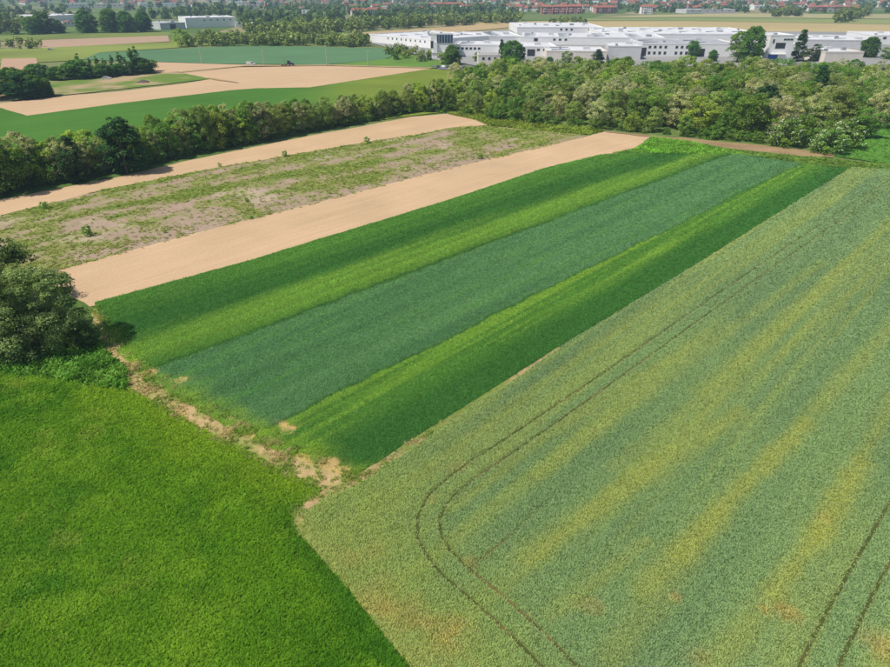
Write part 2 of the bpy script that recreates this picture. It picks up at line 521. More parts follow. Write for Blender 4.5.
def wheat_col(x, y, tuft=False):
    u, v = rowcoord(x, y)
    bl = fbm(x * 0.035, y * 0.035, 4); st = fbm(u * 0.03, v * 0.42, 12); nz = fbm(x * .22, y * .22, 6); n3 = fbm(x * .7, y * .7, 61)
    base = mixc(lin(114, 138, 86), lin(95, 122, 80), np.clip(sstep(.3, .72, .5 * bl + .5 * st), 0, 1))
    c = mixc(base, lin(140, 150, 72), sstep(.5, .7, .6 * fbm(u * .007, v * .3, 15) + .4 * fbm(u * .02, v * .9, 25)) * .6)
    yel = lin(154, 154, 60)
    for p, q, w, s in STREAKS:
        a = at(*p); b = at(*q); e_ = (b - a) * .45; a = a - e_; b = b + e_
        d = poly_dist(x, y, [tuple(a), tuple(b)])
        c = mixc(c, yel, s * .46 * (1 - sstep(0.0, 1.6, d / (w * .75) + (nz - .5) * .9 + (n3 - .5) * .6)))
    dm = poly_dist(x, y, WHEAT_EDGE)
    hl = 1 - sstep(4, 13, dm + (nz - .5) * 5)
    c = mixc(c, lin(138, 152, 70), .7 * hl)
    c = mixc(c, lin(150, 154, 78), .6 * (1 - sstep(.3, 2.6, dm + (nz - .5) * 3)))
    for px, py, r, s in ORANGE:
        g = at(px, py)
        d = np.hypot(x - g[0], y - g[1]) / r + (nz - .5) * 1.6 + (n3 - .5) * .8
        c = mixc(c, lin(170, 138, 72), .58 * s * (1 - sstep(.2, 1.05, d)))
    # far side: paler with the ears seen at a flat angle
    tr = track_amount(x, y)
    c = mixc(c, lin(120, 122, 68), .6 * tr)
    return c


WHEAT_EDGE = G([(318, 496), (291, 514), (299, 536), (349, 591), (408, 667), (450, 740), (520, 900)])


def meadow_col(x, y, tuft=False):
    bl = fbm(x * 0.08, y * 0.08, 14); nz = fbm(x * .3, y * .3, 16); n3 = fbm(x * 1.1, y * 1.1, 18)
    c = mixc(lin(60, 102, 16), lin(84, 120, 22), sstep(.3, .7, bl))
    c = mixc(c, lin(106, 136, 34), .6 * sstep(.5, .75, nz))
    c = mixc(c, lin(50, 98, 18), .5 * sstep(.55, .8, fbm(x * .18, y * .18, 88)))
    c = mixc(c, lin(124, 136, 54), .4 * sstep(.68, .82, fbm(x * .22 + 50, y * .22, 23)))
    de = poly_dist(x, y, MARGIN_LINE)
    c = mixc(c, lin(120, 140, 34), .55 * (1 - sstep(1.5, 7, de + (nz - .5) * 7)))
    dw = poly_dist(x, y, WHEAT_EDGE[1:])
    c = mixc(c, lin(52, 96, 20), .6 * (1 - sstep(.5, 2.6, dw + (nz - .5) * 2)))
    u, v = rowcoord(x, y)
    return c * (0.9 + 0.12 * n3 + .1 * fbm(u * .05, v * 1.2, 66))[:, None]


def margin_col(x, y):
    nz = fbm(x * .5, y * .5, 90); n2 = fbm(x * .17, y * .17, 91)
    c = mixc(lin(194, 166, 122), lin(164, 142, 94), nz)
    return mixc(c, lin(112, 138, 54), sstep(.4, .58, .55 * n2 + .45 * nz) * .85)


def fallow_col(x, y, tuft=False):
    u, v = rowcoord(x, y)
    a = fbm(u * .05, v * .28, 40); b = fbm(x * .16, y * .16, 41); c_ = fbm(x * .5, y * .5, 43)
    dS = poly_dist(x, y, G([(48, 274), (119, 255), (201, 233), (320, 203), (440, 172), (530, 151)]))
    g = .52 * a + .3 * b + .18 * c_ + .10 * sstep(2, 14, dS) - .045
    soil = mixc(lin(172, 150, 130), lin(148, 130, 108), c_)
    c = mixc(soil, lin(134, 136, 78), sstep(.45, .58, g))
    c = mixc(c, lin(106, 128, 52), sstep(.54, .68, g))
    return mixc(c, lin(190, 172, 150), .5 * sstep(.66, .76, fbm(x * .09 + 9, y * .09, 47)))


sheet('fallow_field', POLY_FALLOW, fallow_col, M_fallow, 1.5, 0.6)
sheet('tilled_field', POLY_SAND2, col_sand, M_sand, 3.0, 0.5)
sheet('tilled_field', POLY_SAND1, col_sand, M_sand, 3.0, 0.35)
sheet('meadow', POLY_MEADOW, lambda x, y: meadow_col(x, y) * .8, M_field, 1.2, 0.3)
sheet('dry_margin', POLY_MARGIN, margin_col, M_fallow, 0.7, 0.7)
sheet('striped_crop_field', POLY_STRIPS, lambda x, y: strip_col(x, y) * .85, M_crop, 1.3, 0.45)
sheet('wheat_field', POLY_WHEAT, lambda x, y: wheat_col(x, y) * .85, M_crop, 1.0, 0.3)

# bare line between the stripes and the wheat, fading away from the corner
EDGE_LINE = G([(304, 536), (293, 515), (318, 498), (352, 484), (370, 473), (440, 426), (500, 387.5), (560, 348)])


def bare_edge(x, y):
    d = poly_dist(x, y, EDGE_LINE)
    far = np.hypot(x - EDGE_LINE[4][0], y - EDGE_LINE[4][1])
    w = .42 * np.clip(1.15 - far / 34, .15, 1) + (fbm(x * .6, y * .6, 27) - .5) * .5
    return .12 + .88 * sstep(0, .3, d - w)


Z[0] += .015


def edge_sheet():
    Q = np.array(smooth_line(EDGE_LINE, .8, 2)); T = np.gradient(Q, axis=0); T /= np.linalg.norm(T, axis=1, keepdims=True)
    Nn = np.column_stack([-T[:, 1], T[:, 0]]); n = len(Q)
    far = np.hypot(Q[:, 0] - EDGE_LINE[4][0], Q[:, 1] - EDGE_LINE[4][1])
    ww = .5 * np.clip(1.15 - far / 34, .15, 1) + (fbm(Q[:, 0] * .6, Q[:, 1] * .6, 27) - .5) * .4; ww = np.maximum(ww, .06)
    A = Q - Nn * ww[:, None]; B = Q + Nn * ww[:, None]
    V = np.concatenate([np.column_stack([A, np.full(n, Z[0])]), np.column_stack([B, np.full(n, Z[0])])])
    F = np.array([(i, i + 1, n + i + 1, n + i) for i in range(n - 1)])
    o = link('bare_soil_edge', mesh_np('bare_soil_edge', V, F, {'col': ('FLOAT_COLOR', margin_col(V[:, 0], V[:, 1]) * .85)}), M_fallow)
    nz = np.zeros(len(F) * 3); o.data.polygons.foreach_get('normal', nz)
    if nz[2::3].mean() < 0: o.data.flip_normals()
    o['kind'] = 'structure'


edge_sheet()

# wheel ruts pressed into the wheat
def rut(line, off, w, z):
    pts = [np.array(p) for p in line]
    Q = []
    for a, b in zip(pts[:-1], pts[1:]):
        n = max(1, int(np.linalg.norm(b - a) / .8))
        Q += [a + (b - a) * k / n for k in range(n)]
    Q.append(pts[-1]); Q = np.array(Q)
    T = np.gradient(Q, axis=0); T /= np.linalg.norm(T, axis=1, keepdims=True)
    Nn = np.column_stack([-T[:, 1], T[:, 0]])
    ww = w * (.85 + .3 * fbm(Q[:, 0] * .5, Q[:, 1] * .5, 33))
    A = Q + Nn * (off - ww)[:, None]; B = Q + Nn * (off + ww)[:, None]
    n = len(Q)
    V = np.concatenate([np.column_stack([A, np.full(n, z)]), np.column_stack([B, np.full(n, z)])])
    F = np.array([(i, i + 1, n + i + 1, n + i) for i in range(n - 1)])
    c = mixc(lin(142, 128, 78) * .6, lin(100, 112, 56) * .57, sstep(.35, .6, fbm(V[:, 0] * .25, V[:, 1] * .25, 34)))
    o = link('wheel_rut', mesh_np('wheel_rut', V, F, {'col': ('FLOAT_COLOR', c)}), M_fallow)
    nz = np.zeros(len(F) * 3); o.data.polygons.foreach_get('normal', nz)
    if nz[2::3].mean() < 0: o.data.flip_normals()
    o['kind'] = 'structure'


Z[0] += .015
for line, g, st_ in TR_PAIRS[:2]:
    for sg in (-1, 1): rut(line, sg * g, .12, Z[0])
rut(TR_SINGLE[0][0][:3], 0, .07, Z[0])

# verge, dirt path, meadow at the right
GREENV = lin(112, 142, 56) * .75
POLY_VERGE = G([(612, 153), (634, 149), (652, 136), (700, 142), (745, 147), (800, 154), (836, 160), (890, 165), (1100, 172), (1100, 178), (890, 171), (850, 169), (800, 164), (738, 154)])
sheet('grass_verge', POLY_VERGE, const(GREENV, .35, .3, 3), M_field, 1.5, .6)
POLY_PATH = G([(604, 131.5), (650, 136.2), (690, 139), (725, 143), (763, 146), (800, 150), (832, 155), (833, 158), (800, 156.5), (763, 152.5), (725, 148.5), (690, 141.5), (650, 137.4), (606, 132.6)])
sheet('dirt_path', POLY_PATH, const(lin(178, 150, 112) * .72, .3, .25, 6), M_fallow, 1.5, .8)
POLY_VERGE2 = G([(447, 114), (478, 112), (520, 122), (590, 128), (604, 131), (588, 135), (489, 126), (475, 120)])
sheet('grass_verge', POLY_VERGE2, const(lin(126, 146, 50) * .8, .3, .3, 8), M_field, 1.5, .5)
POLY_RM = G([(836, 157), (874, 135), (890, 124), (1000, 60), (1150, 80), (1150, 168), (890, 165)])
sheet('grass_field', POLY_RM, const(lin(98, 142, 54) * .9, .25, .12, 2), M_field, 3, .4)

# beyond the hedgerow
sheet('green_crop_strip', G([(-120, 98), (0, 106), (27, 113), (120, 102), (230, 90), (310, 86), (420, 69.5), (475, 70), (560, 72), (560, 110), (450, 112), (300, 130), (0, 185), (-200, 210)]), lambda x, y: mixc(const(lin(80, 126, 46) * .85, .2, .05, 3)(x, y), const(lin(128, 146, 54) * .8, .2, .06, 5)(x, y), sstep(280, 380, to_px(x, y)[0] + 60 * (fbm(x * .03, y * .03, 4) - .5))), M_crop, 4, .5)
sheet('tilled_field', G([(-150, 104), (0, 104), (60, 97), (120, 92), (185, 84), (212, 79.5), (180, 73.5), (240, 67.8), (323, 66.5), (432, 69), (310, 88), (255, 89), (230, 91), (120, 104), (27, 116.5), (0, 108.5), (-150, 112)]), const(SOILC * 0.98, .06, .05, 7), M_sand, 5, .5)
sheet('tilled_field', G([(150, 62.5), (230, 65), (323, 66), (245, 67), (178, 72.5), (150, 74), (135, 68)]), const(SOILC * .97, .06, .05, 9), M_sand, 5, .3)
sheet('rough_pasture', G([(-100, 92), (40, 84), (100, 78), (148, 73), (180, 73), (211, 79.5), (172, 84), (100, 92), (52, 97), (-100, 103)]), lambda x, y: mixc(mixc(lin(196, 172, 132) * .75, lin(116, 142, 60) * .8, sstep(.45, .62, fbm(x * .05, y * .05, 6))), lin(84, 126, 48) * .8, sstep(.58, .7, fbm(x * .05, y * .05, 8))), M_field, 3, .6)
sheet('blue_green_field', G([(150, 50.5), (230, 47), (300, 47), (388, 49), (398, 54), (385, 60), (323, 65.2), (220, 64.5), (158, 62.5), (80, 60), (100, 53)]), const(lin(98, 136, 94) * .85, .14, .03, 4), M_crop, 6, .4)
sheet('grass_strip', G([(330, 65.2), (388, 59.5), (400, 54), (432, 58), (470, 66), (470, 69), (432, 68.8)]), const(lin(110, 146, 62) * .8, .25, .08, 4), M_field, 4, .4)
sheet('olive_meadow', G([(-150, 50), (20, 49), (170, 42.5), (175, 36.2), (200, 38), (240, 44), (150, 50), (100, 53), (80, 61), (-150, 72)]), const(lin(146, 158, 78) * .75, .3, .02, 6), M_field, 6, .4)
sheet('bare_field', G([(15, 41.5), (168, 36), (170, 42), (44, 48.5)]), const(lin(196, 166, 138) * .78, .08, .02, 6), M_sand, 8, .4)
sheet('bare_field', G([(2, 59.5), (36, 58.5), (40, 71), (0, 74)]), const(lin(206, 170, 140) * .78, .06, .02, 6), M_sand, 5, .4)
sheet('olive_meadow', G([(-150, 40), (80, 34), (170, 32.5), (172, 36), (14, 41.3), (-150, 46)]), const(lin(132, 146, 74) * .75, .3, .02, 6), M_field, 8, .4)
sheet('dry_field', G([(305, 38.5), (360, 33), (450, 27.5), (520, 22), (560, 23), (455, 33), (372, 40.5), (320, 44)]), const(lin(206, 180, 134) * .72, .12, .02, 8), M_sand, 8, .5)
sheet('dry_field', G([(430, 24.5), (540, 21.5), (690, 21.5), (890, 25), (1200, 29), (1200, 42), (890, 35), (700, 31), (560, 27)]), const(lin(208, 188, 134) * .72, .10, .01, 8), M_sand, 12, .5)
sheet('striped_green_field', G([(575, 18.8), (700, 17.5), (890, 19.5), (1200, 23), (1200, 28.5), (890, 24.8), (690, 21.3), (575, 21)]), lambda x, y: mixc(lin(128, 152, 92) * .75, lin(160, 168, 104) * .75, sstep(.4, .6, fbm(x * .003, y * .025, 7))), M_crop, 12, .5)
sheet('dry_field', G([(640, 15.8), (720, 14), (890, 14.5), (1200, 17), (1200, 22.5), (890, 19.2), (700, 17.3), (600, 18.2)]), const(lin(192, 184, 132) * .72, .15, .004, 5), M_sand, 14, .5)
sheet('factory_yard', G([(368, 43), (432, 60), (500, 70), (760, 72), (930, 68), (930, 33), (700, 31.5), (560, 27.5), (455, 33.5)]), const((0.30, 0.295, 0.28), .2, .03, 2), M_field, 10, .3)
sheet('farm_track', G([(245, 66.3), (330, 65.3), (432, 68.4), (432, 69.2), (330, 66.6), (245, 67.2), (180, 73.6), (178, 72.6)]), const(lin(186, 164, 118) * .78, .25, .1, 2), M_fallow, 3, .3)
sheet('car_park', G([(430, 66.5), (470, 66), (500, 72), (440, 70.5)]), const((0.16, 0.16, 0.165), .15, .1, 2), M_field, 3, .2)
sheet('grass_strip', G([(205, 79), (213, 78.8), (222, 80.6), (238, 83.4), (238, 83.9), (220, 81.6)]), const(lin(186, 162, 116) * .78, .3, .1, 4), M_field, 3, .4)
print('sheets done')

# ---------------------------------------------------------------- blades of the crops (stuff)
def tuft_template(rng, n, lean, width, ear=False, flat=0.0, r=0.6):
    V = []; F = []
    for _ in range(n):
        a = rng.uniform(0, 6.283); rr = r * math.sqrt(rng.uniform(0, 1))
        bx, by = rr * math.cos(a), rr * math.sin(a)
        d = rng.uniform(0, 6.283); l = lean * rng.uniform(.4, 1.3); h = rng.uniform(.7, 1.1)
        w = width * rng.uniform(.7, 1.3); o = d + 1.57 + rng.uniform(-.5, .5)
        wx, wy = w * math.cos(o), w * math.sin(o)
        i = len(V)
        mx, my = bx + .35 * l * math.cos(d), by + .35 * l * math.sin(d)
        tx, ty = bx + l * math.cos(d), by + l * math.sin(d)
        V += [(bx - wx * .6, by - wy * .6, -.05), (bx + wx * .6, by + wy * .6, -.05), (mx + wx, my + wy, h * .62), (mx - wx, my - wy, h * .62)]
        F.append((i, i + 1, i + 2, i + 3))
        k = 1.2 if ear else .35
        V += [(tx + wx * k, ty + wy * k, h * (1 - flat)), (tx - wx * k, ty - wy * k, h * (1 - flat))]
        F.append((i + 3, i + 2, i + 4, i + 5))
    return np.array(V), F


def tuft_nodes(K):
    ng = bpy.data.node_groups.new('blades', 'GeometryNodeTree')
    ng.interface.new_socket('Geometry', in_out='INPUT', socket_type='NodeSocketGeometry')
    ng.interface.new_socket('Geometry', in_out='OUTPUT', socket_type='NodeSocketGeometry')
    N = ng.nodes; L = ng.links
    gi = N.new('NodeGroupInput'); go = N.new('NodeGroupOutput')
    def named(nm, ty):
        n = N.new('GeometryNodeInputNamedAttribute'); n.data_type = ty; n.inputs[0].default_value = nm
        return n.outputs[0]
    tid = named('tid', 'INT')
    jn = N.new('GeometryNodeJoinGeometry')
    pts = None
    for k in range(K, -1, -1):
        cmp_ = N.new('FunctionNodeCompare'); cmp_.data_type = 'INT'; cmp_.operation = 'EQUAL'
        L.new(tid, cmp_.inputs[2]); cmp_.inputs[3].default_value = k
        sg = N.new('GeometryNodeSeparateGeometry'); sg.domain = 'POINT'
        L.new(gi.outputs[0], sg.inputs[0]); L.new(cmp_.outputs[0], sg.inputs[1])
        if k == 0: pts = sg.outputs[0]
        else:
            g2 = N.new('GeometryNodeGeometryToInstance'); L.new(sg.outputs[0], g2.inputs[0]); L.new(g2.outputs[0], jn.inputs[0])
    ip = N.new('GeometryNodeInstanceOnPoints')
    L.new(pts, ip.inputs['Points']); L.new(jn.outputs[0], ip.inputs['Instance'])
    ip.inputs['Pick Instance'].default_value = True
    L.new(named('pick', 'INT'), ip.inputs['Instance Index'])
    L.new(named('rot', 'FLOAT_VECTOR'), ip.inputs['Rotation']); L.new(named('scl', 'FLOAT_VECTOR'), ip.inputs['Scale'])
    L.new(ip.outputs[0], go.inputs[0])
    return ng


NG = tuft_nodes(4)


def field_points(poly, spx, rng, rmin=0.0, rmax=1e9, margin=70, rows=False):
    """jittered points, further apart with distance from where the photograph was taken"""
    X = []; Y = []; S = []
    P = np.array(poly)
    r = 36.0
    while r < min(420, rmax):
        r2 = r * 1.12
        s = max(0.16, spx * r / 660.0)
        x0, y0 = P.min(0); x1, y1 = P.max(0)
        x0 = max(x0, -r2); x1 = min(x1, r2); y0 = max(y0, 4); y1 = min(y1, r2)
        if x1 > x0 and y1 > y0:
            gx, gy = np.meshgrid(np.arange(x0, x1, s), np.arange(y0, y1, s))
            gx = gx.ravel(); gy = gy.ravel()
            if rows:              # drilled along the field: turn the grid, scatter along the row more than across it
                m = math.hypot(x1 - x0, y1 - y0) / 2 + s; ox, oy = (x0 + x1) / 2, (y0 + y1) / 2
                gu, gv = np.meshgrid(np.arange(-m, m, s), np.arange(-m, m, s)); gu = gu.ravel() + rng.uniform(-.5, .5, gu.size) * s; gv = gv.ravel() + rng.uniform(-.28, .28, gv.size) * s
                gx = ox + gu * FU[0] + gv * FV[0]; gy = oy + gu * FU[1] + gv * FV[1]
            rr = np.sqrt(gx ** 2 + gy ** 2 + CAMH ** 2)
            k = (rr >= r) & (rr < r2); gx, gy = gx[k], gy[k]
            if not rows: gx = gx + rng.uniform(-.5, .5, gx.size) * s; gy = gy + rng.uniform(-.5, .5, gy.size) * s
            if gx.size:
                px, py = to_px(gx, gy)
                k = (px > -margin) & (px < IMW + margin) & (py < IMH + margin)
                gx, gy = gx[k], gy[k]
                k = inpoly(gx, gy, poly); gx, gy = gx[k], gy[k]
                X.append(gx); Y.append(gy); S.append(np.full(gx.size, s))
        r = r2
    return np.concatenate(X), np.concatenate(Y), np.concatenate(S)


def blades(name, label, cat, poly, spx, colf, hgt, tmpl, seed, keep=None, cvar=.18, zb=0.1, wide=1.0, tilt=0.12, mat=None, rows=False):
    rng = np.random.default_rng(seed)
    x, y, s = field_points(poly, spx, rng, rows=rows)
    if keep is not None:
        k = rng.uniform(0, 1, x.size) < keep(x, y); x, y, s = x[k], y[k], s[k]
    n = x.size
    h = hgt(x, y) * rng.uniform(.8, 1.2, n)
    col = colf(x, y) * (1 + cvar * rng.normal(0, 1, n))[:, None]
    V = []; F = []; tid = []
    for k in range(4):
        v, f = tuft_template(rng, **tmpl)
        F += [tuple(i + sum(len(q) for q in V) for i in ff) for ff in f]
        V.append(v); tid += [k + 1] * len(v)
    nt_ = len(tid)
    VV = np.concatenate(V + [np.column_stack([x, y, np.full(n, zb)])])
    z0 = np.zeros(nt_)
    me = mesh_np(name, VV, F)
    def put(nm, ty, arr, key):
        a = me.attributes.new(nm, ty, 'POINT'); a.data.foreach_set(key, np.ascontiguousarray(arr).ravel())
    put('tid', 'INT', np.concatenate([np.array(tid), np.zeros(n)]).astype(np.int32), 'value')
    put('tip', 'FLOAT', np.concatenate([np.tile([0, 0, .4, .4, 1, 1], nt_ // 6), np.zeros(n)]).astype(np.float32), 'value')
    put('pick', 'INT', np.concatenate([z0, rng.integers(0, 4, n)]).astype(np.int32), 'value')
    put('scl', 'FLOAT_VECTOR', np.concatenate([np.ones((nt_, 3)), np.column_stack([s * wide, s * wide, h])]).astype(np.float32), 'vector')
    put('rot', 'FLOAT_VECTOR', np.concatenate([np.zeros((nt_, 3)), np.column_stack([rng.normal(0, tilt, n), rng.normal(0, tilt, n), rng.uniform(0, 6.28, n)])]).astype(np.float32), 'vector')
    cc = np.concatenate([np.ones((nt_, 3)), np.clip(col, .003, .8)])
    put('col', 'FLOAT_COLOR', np.concatenate([cc, np.ones((nt_ + n, 1))], 1).astype(np.float32), 'color')
    o = link(name, me, mat or M_tuft)
    md = o.modifiers.new('blades', 'NODES'); md.node_group = NG
    props(o, label, cat, kind='stuff')
    print(name, n)
    return o


KT = 2.0   # blades shade one another: their own colour is lighter than the field reads
blades('wheat', 'grey green wheat standing in the large field on the right', 'wheat', POLY_WHEAT, 1.5,
       lambda x, y: wheat_col(x, y, True) * KT * .98, lambda x, y: .17 * (.85 + .3 * fbm(x * .8, y * .8, 3)), dict(n=9, lean=.65, width=.13, ear=True, flat=.0, r=.85), 1,
       keep=lambda x, y: (1 - .9 * track_amount(x, y)) * bare_edge(x, y), cvar=.11, rows=True, mat=M_wheat)
blades('striped_crop', 'green and blue green cereal growing in long stripes beside the wheat', 'crop', POLY_STRIPS, 1.5,
       lambda x, y: strip_col(x, y, True) * KT * .98, lambda x, y: .13 * (.85 + .3 * fbm(x * .5, y * .5, 3)), dict(n=9, lean=.75, width=.13, flat=.05, r=.85), 2, cvar=.11, rows=True,
       keep=lambda x, y: bare_edge(x, y) * np.clip(1.0 - sum(1 - sstep(.4, 1.0, np.hypot(x - a, y - b) / r + (fbm(x * .25, y * .25, 31) - .5) * 1.3) for a, b, r in BARE), .06, 1))
blades('meadow_grass', 'bright green long meadow grass in the lower left corner', 'grass', POLY_MEADOW, 1.6,
       lambda x, y: meadow_col(x, y, True) * KT * 1.05, lambda x, y: .2 * (.6 + .75 * fbm(x * 1.3, y * 1.3, 5) ** 1.3), dict(n=9, lean=1.0, width=.13, flat=.15, r=.8), 3, tilt=.3, cvar=.12)
blades('dry_grass', 'straw coloured grass along the dry field margin', 'dry grass', POLY_MARGIN, 3.0,
       lambda x, y: mixc(lin(196, 180, 126), lin(116, 142, 54) * 1.3, sstep(.34, .52, fbm(x * .35, y * .35, 95))), lambda x, y: .18 + .25 * fbm(x, y, 5), dict(n=8, lean=1.2, width=.11, flat=.2, r=.8), 4,
       keep=lambda x, y: .15 + .75 * sstep(.42, .58, fbm(x * .45, y * .45, 90)), tilt=.4)
blades('fallow_weeds', 'patchy low weeds scattered over the fallow strip between two sandy strips', 'weeds', POLY_FALLOW, 1.9,
       lambda x, y: mixc(lin(144, 148, 76), lin(112, 132, 58), fbm(x * .4, y * .4, 52)) * 1.5, lambda x, y: .06 + .22 * fbm(x * .4, y * .4, 53) ** 2, dict(n=8, lean=.9, width=.2, flat=.2, r=.7), 5,
       keep=lambda x, y: np.clip(sstep(.40, .74, .4 * fbm(rowcoord(x, y)[0] * .05, rowcoord(x, y)[1] * .28, 40) + .35 * fbm(x * .16, y * .16, 41) + .25 * fbm(x * .6, y * .6, 44)), .05, .5), tilt=.3)
POLY_VERGE_G = G([(618, 153), (634, 150), (652, 137.8), (690, 142), (725, 149.5), (763, 153.5), (800, 157.5), (836, 160), (890, 166), (1100, 173), (1100, 178), (890, 171), (850, 169), (800, 164), (738, 155)])
blades('verge_grass', 'yellow green grass on the verge beside the dirt path', 'grass', POLY_VERGE_G, 2.6,
       lambda x, y: mixc(const(lin(96, 140, 44) * 1.75, .5, .3, 3)(x, y), const(lin(112, 142, 58) * 1.15, .6, .3, 3)(x, y), sstep(715, 760, to_px(x, y)[0])), lambda x, y: .1 + .2 * fbm(x * .5, y * .5, 5) + .35 * (1 - sstep(690, 740, to_px(x, y)[0])) * fbm(x * .4, y * .4, 6), dict(n=8, lean=.9, width=.16, flat=.2, r=.7), 6, tilt=.3)
blades('verge_grass', 'olive grass on the verge at the foot of the woodland', 'grass', POLY_VERGE2, 2.6,
       lambda x, y: const(lin(132, 150, 56) * 1.15, .5, .3, 3)(x, y), lambda x, y: .3 + .4 * fbm(x * .5, y * .5, 5), dict(n=8, lean=.9, width=.16, flat=.2, r=.7), 7, tilt=.3)
blades('field_grass', 'short green grass on the meadow right of the woodland', 'grass', POLY_RM, 2.2,
       lambda x, y: const(lin(86, 132, 52) * 1.6, .3, .15, 3)(x, y), lambda x, y: .12 + .12 * fbm(x * .5, y * .5, 5), dict(n=8, lean=.9, width=.16, flat=.2, r=.8), 9, tilt=.2)
POLY_NETTLE = G([(-120, 346), (0, 338), (60, 342), (96, 344), (108, 354), (124, 374), (130, 390), (110, 388), (70, 380), (0, 372), (-120, 380)])
blades('nettles', 'rank green nettles and brambles below the big bush', 'nettles', POLY_NETTLE, 3.2,
       lambda x, y: mixc(lin(58, 102, 30), lin(106, 138, 56), fbm(x * .5, y * .5, 19)) * 2.1, lambda x, y: .5 + 1.3 * fbm(x * .35, y * .35, 7) ** 1.5, dict(n=14, lean=1.0, width=.22, flat=.25, r=1.0), 8, tilt=.6)
print('blades done')

# ---------------------------------------------------------------- trees
def tube(path, radii, seg=7):
    V = []; F = []
    path = [np.array(p, float) for p in path]
    for i, (p, r) in enumerate(zip(path, radii)):
        d = path[min(i + 1, len(path) - 1)] - path[max(i - 1, 0)]
        d /= np.linalg.norm(d) + 1e-9
        a = np.cross(d, [0.3, 1, 0.1]); a /= np.linalg.norm(a); b = np.cross(d, a)
        for k in range(seg):
            t = 2 * math.pi * k / seg
            V.append(p + r * (math.cos(t) * a + math.sin(t) * b))
    for i in range(len(path) - 1):
        for k in range(seg):
            F.append((i * seg + k, i * seg + (k + 1) % seg, (i + 1) * seg + (k + 1) % seg, (i + 1) * seg + k))
    F.append(tuple(range(seg))[::-1]); F.append(tuple((len(path) - 1) * seg + k for k in range(seg)))
    return V, F


def joinvf(parts):
    V = []; F = []
    for v, f in parts:
        o = len(V); V += [tuple(q) for q in v]; F += [tuple(i + o for i in ff) for ff in f]
    return V, F


def leaf_quads(P, Nn, size, rng, col, asp=0.7):
    n = len(P)
    Nn = Nn / (np.linalg.norm(Nn, axis=1, keepdims=True) + 1e-9)
    r = rng.normal(0, 1, (n, 3))
    t = np.cross(Nn, r); t /= np.linalg.norm(t, axis=1, keepdims=True) + 1e-9
    b = np.cross(Nn, t)
    sz = (size * rng.uniform(.6, 1.35, n))[:, None]
    a = t * sz; c = b * sz * asp
    fold = Nn * sz * .22
    V = np.stack([P - a, P - c * .9 + fold, P + a, P + c * .9 + fold], 1).reshape(-1, 3)
    F = np.arange(n * 4).reshape(n, 4)
    return V, F, np.repeat(col, 4, axis=0)


def clump_centres(rng, H, R, n, shape):
    """places of the leaf clumps inside the outline of the crown"""
    out = []
    sq = rng.uniform(.8, 1.2)
    lob = rng.uniform(0, 6.28, 3)
    while len(out) < n:
        z = rng.uniform(0, 1)
        if shape == 'round': prof = math.sqrt(max(0, 1 - (2 * z - 1) ** 2)) ** .8 if z > .5 else (.72 + .28 * math.sin(z * math.pi))
        elif shape == 'cone': prof = (1 - z) ** .8 * (.4 + .6 * min(1, z * 5)) + .05
        elif shape == 'column': prof = .9 * math.sin(math.pi * min(.98, .12 + z * .86)) ** .6
        else: prof = (1 - (max(0, z - .55) / .45) ** 2) ** .5 * (.7 + .3 * min(1, z * 3))
        a = rng.uniform(0, 6.283)
        prof *= 1 + .18 * math.sin(a * 2 + lob[0] + z * 3) + .14 * math.sin(a * 3 + lob[1]) * (1 - .3 * z)
        rr = prof * R * rng.uniform(.25, 1.0) ** .45
        out.append((rr * math.cos(a) * sq, rr * math.sin(a) / sq, z, rr / R))
    return np.array(out)


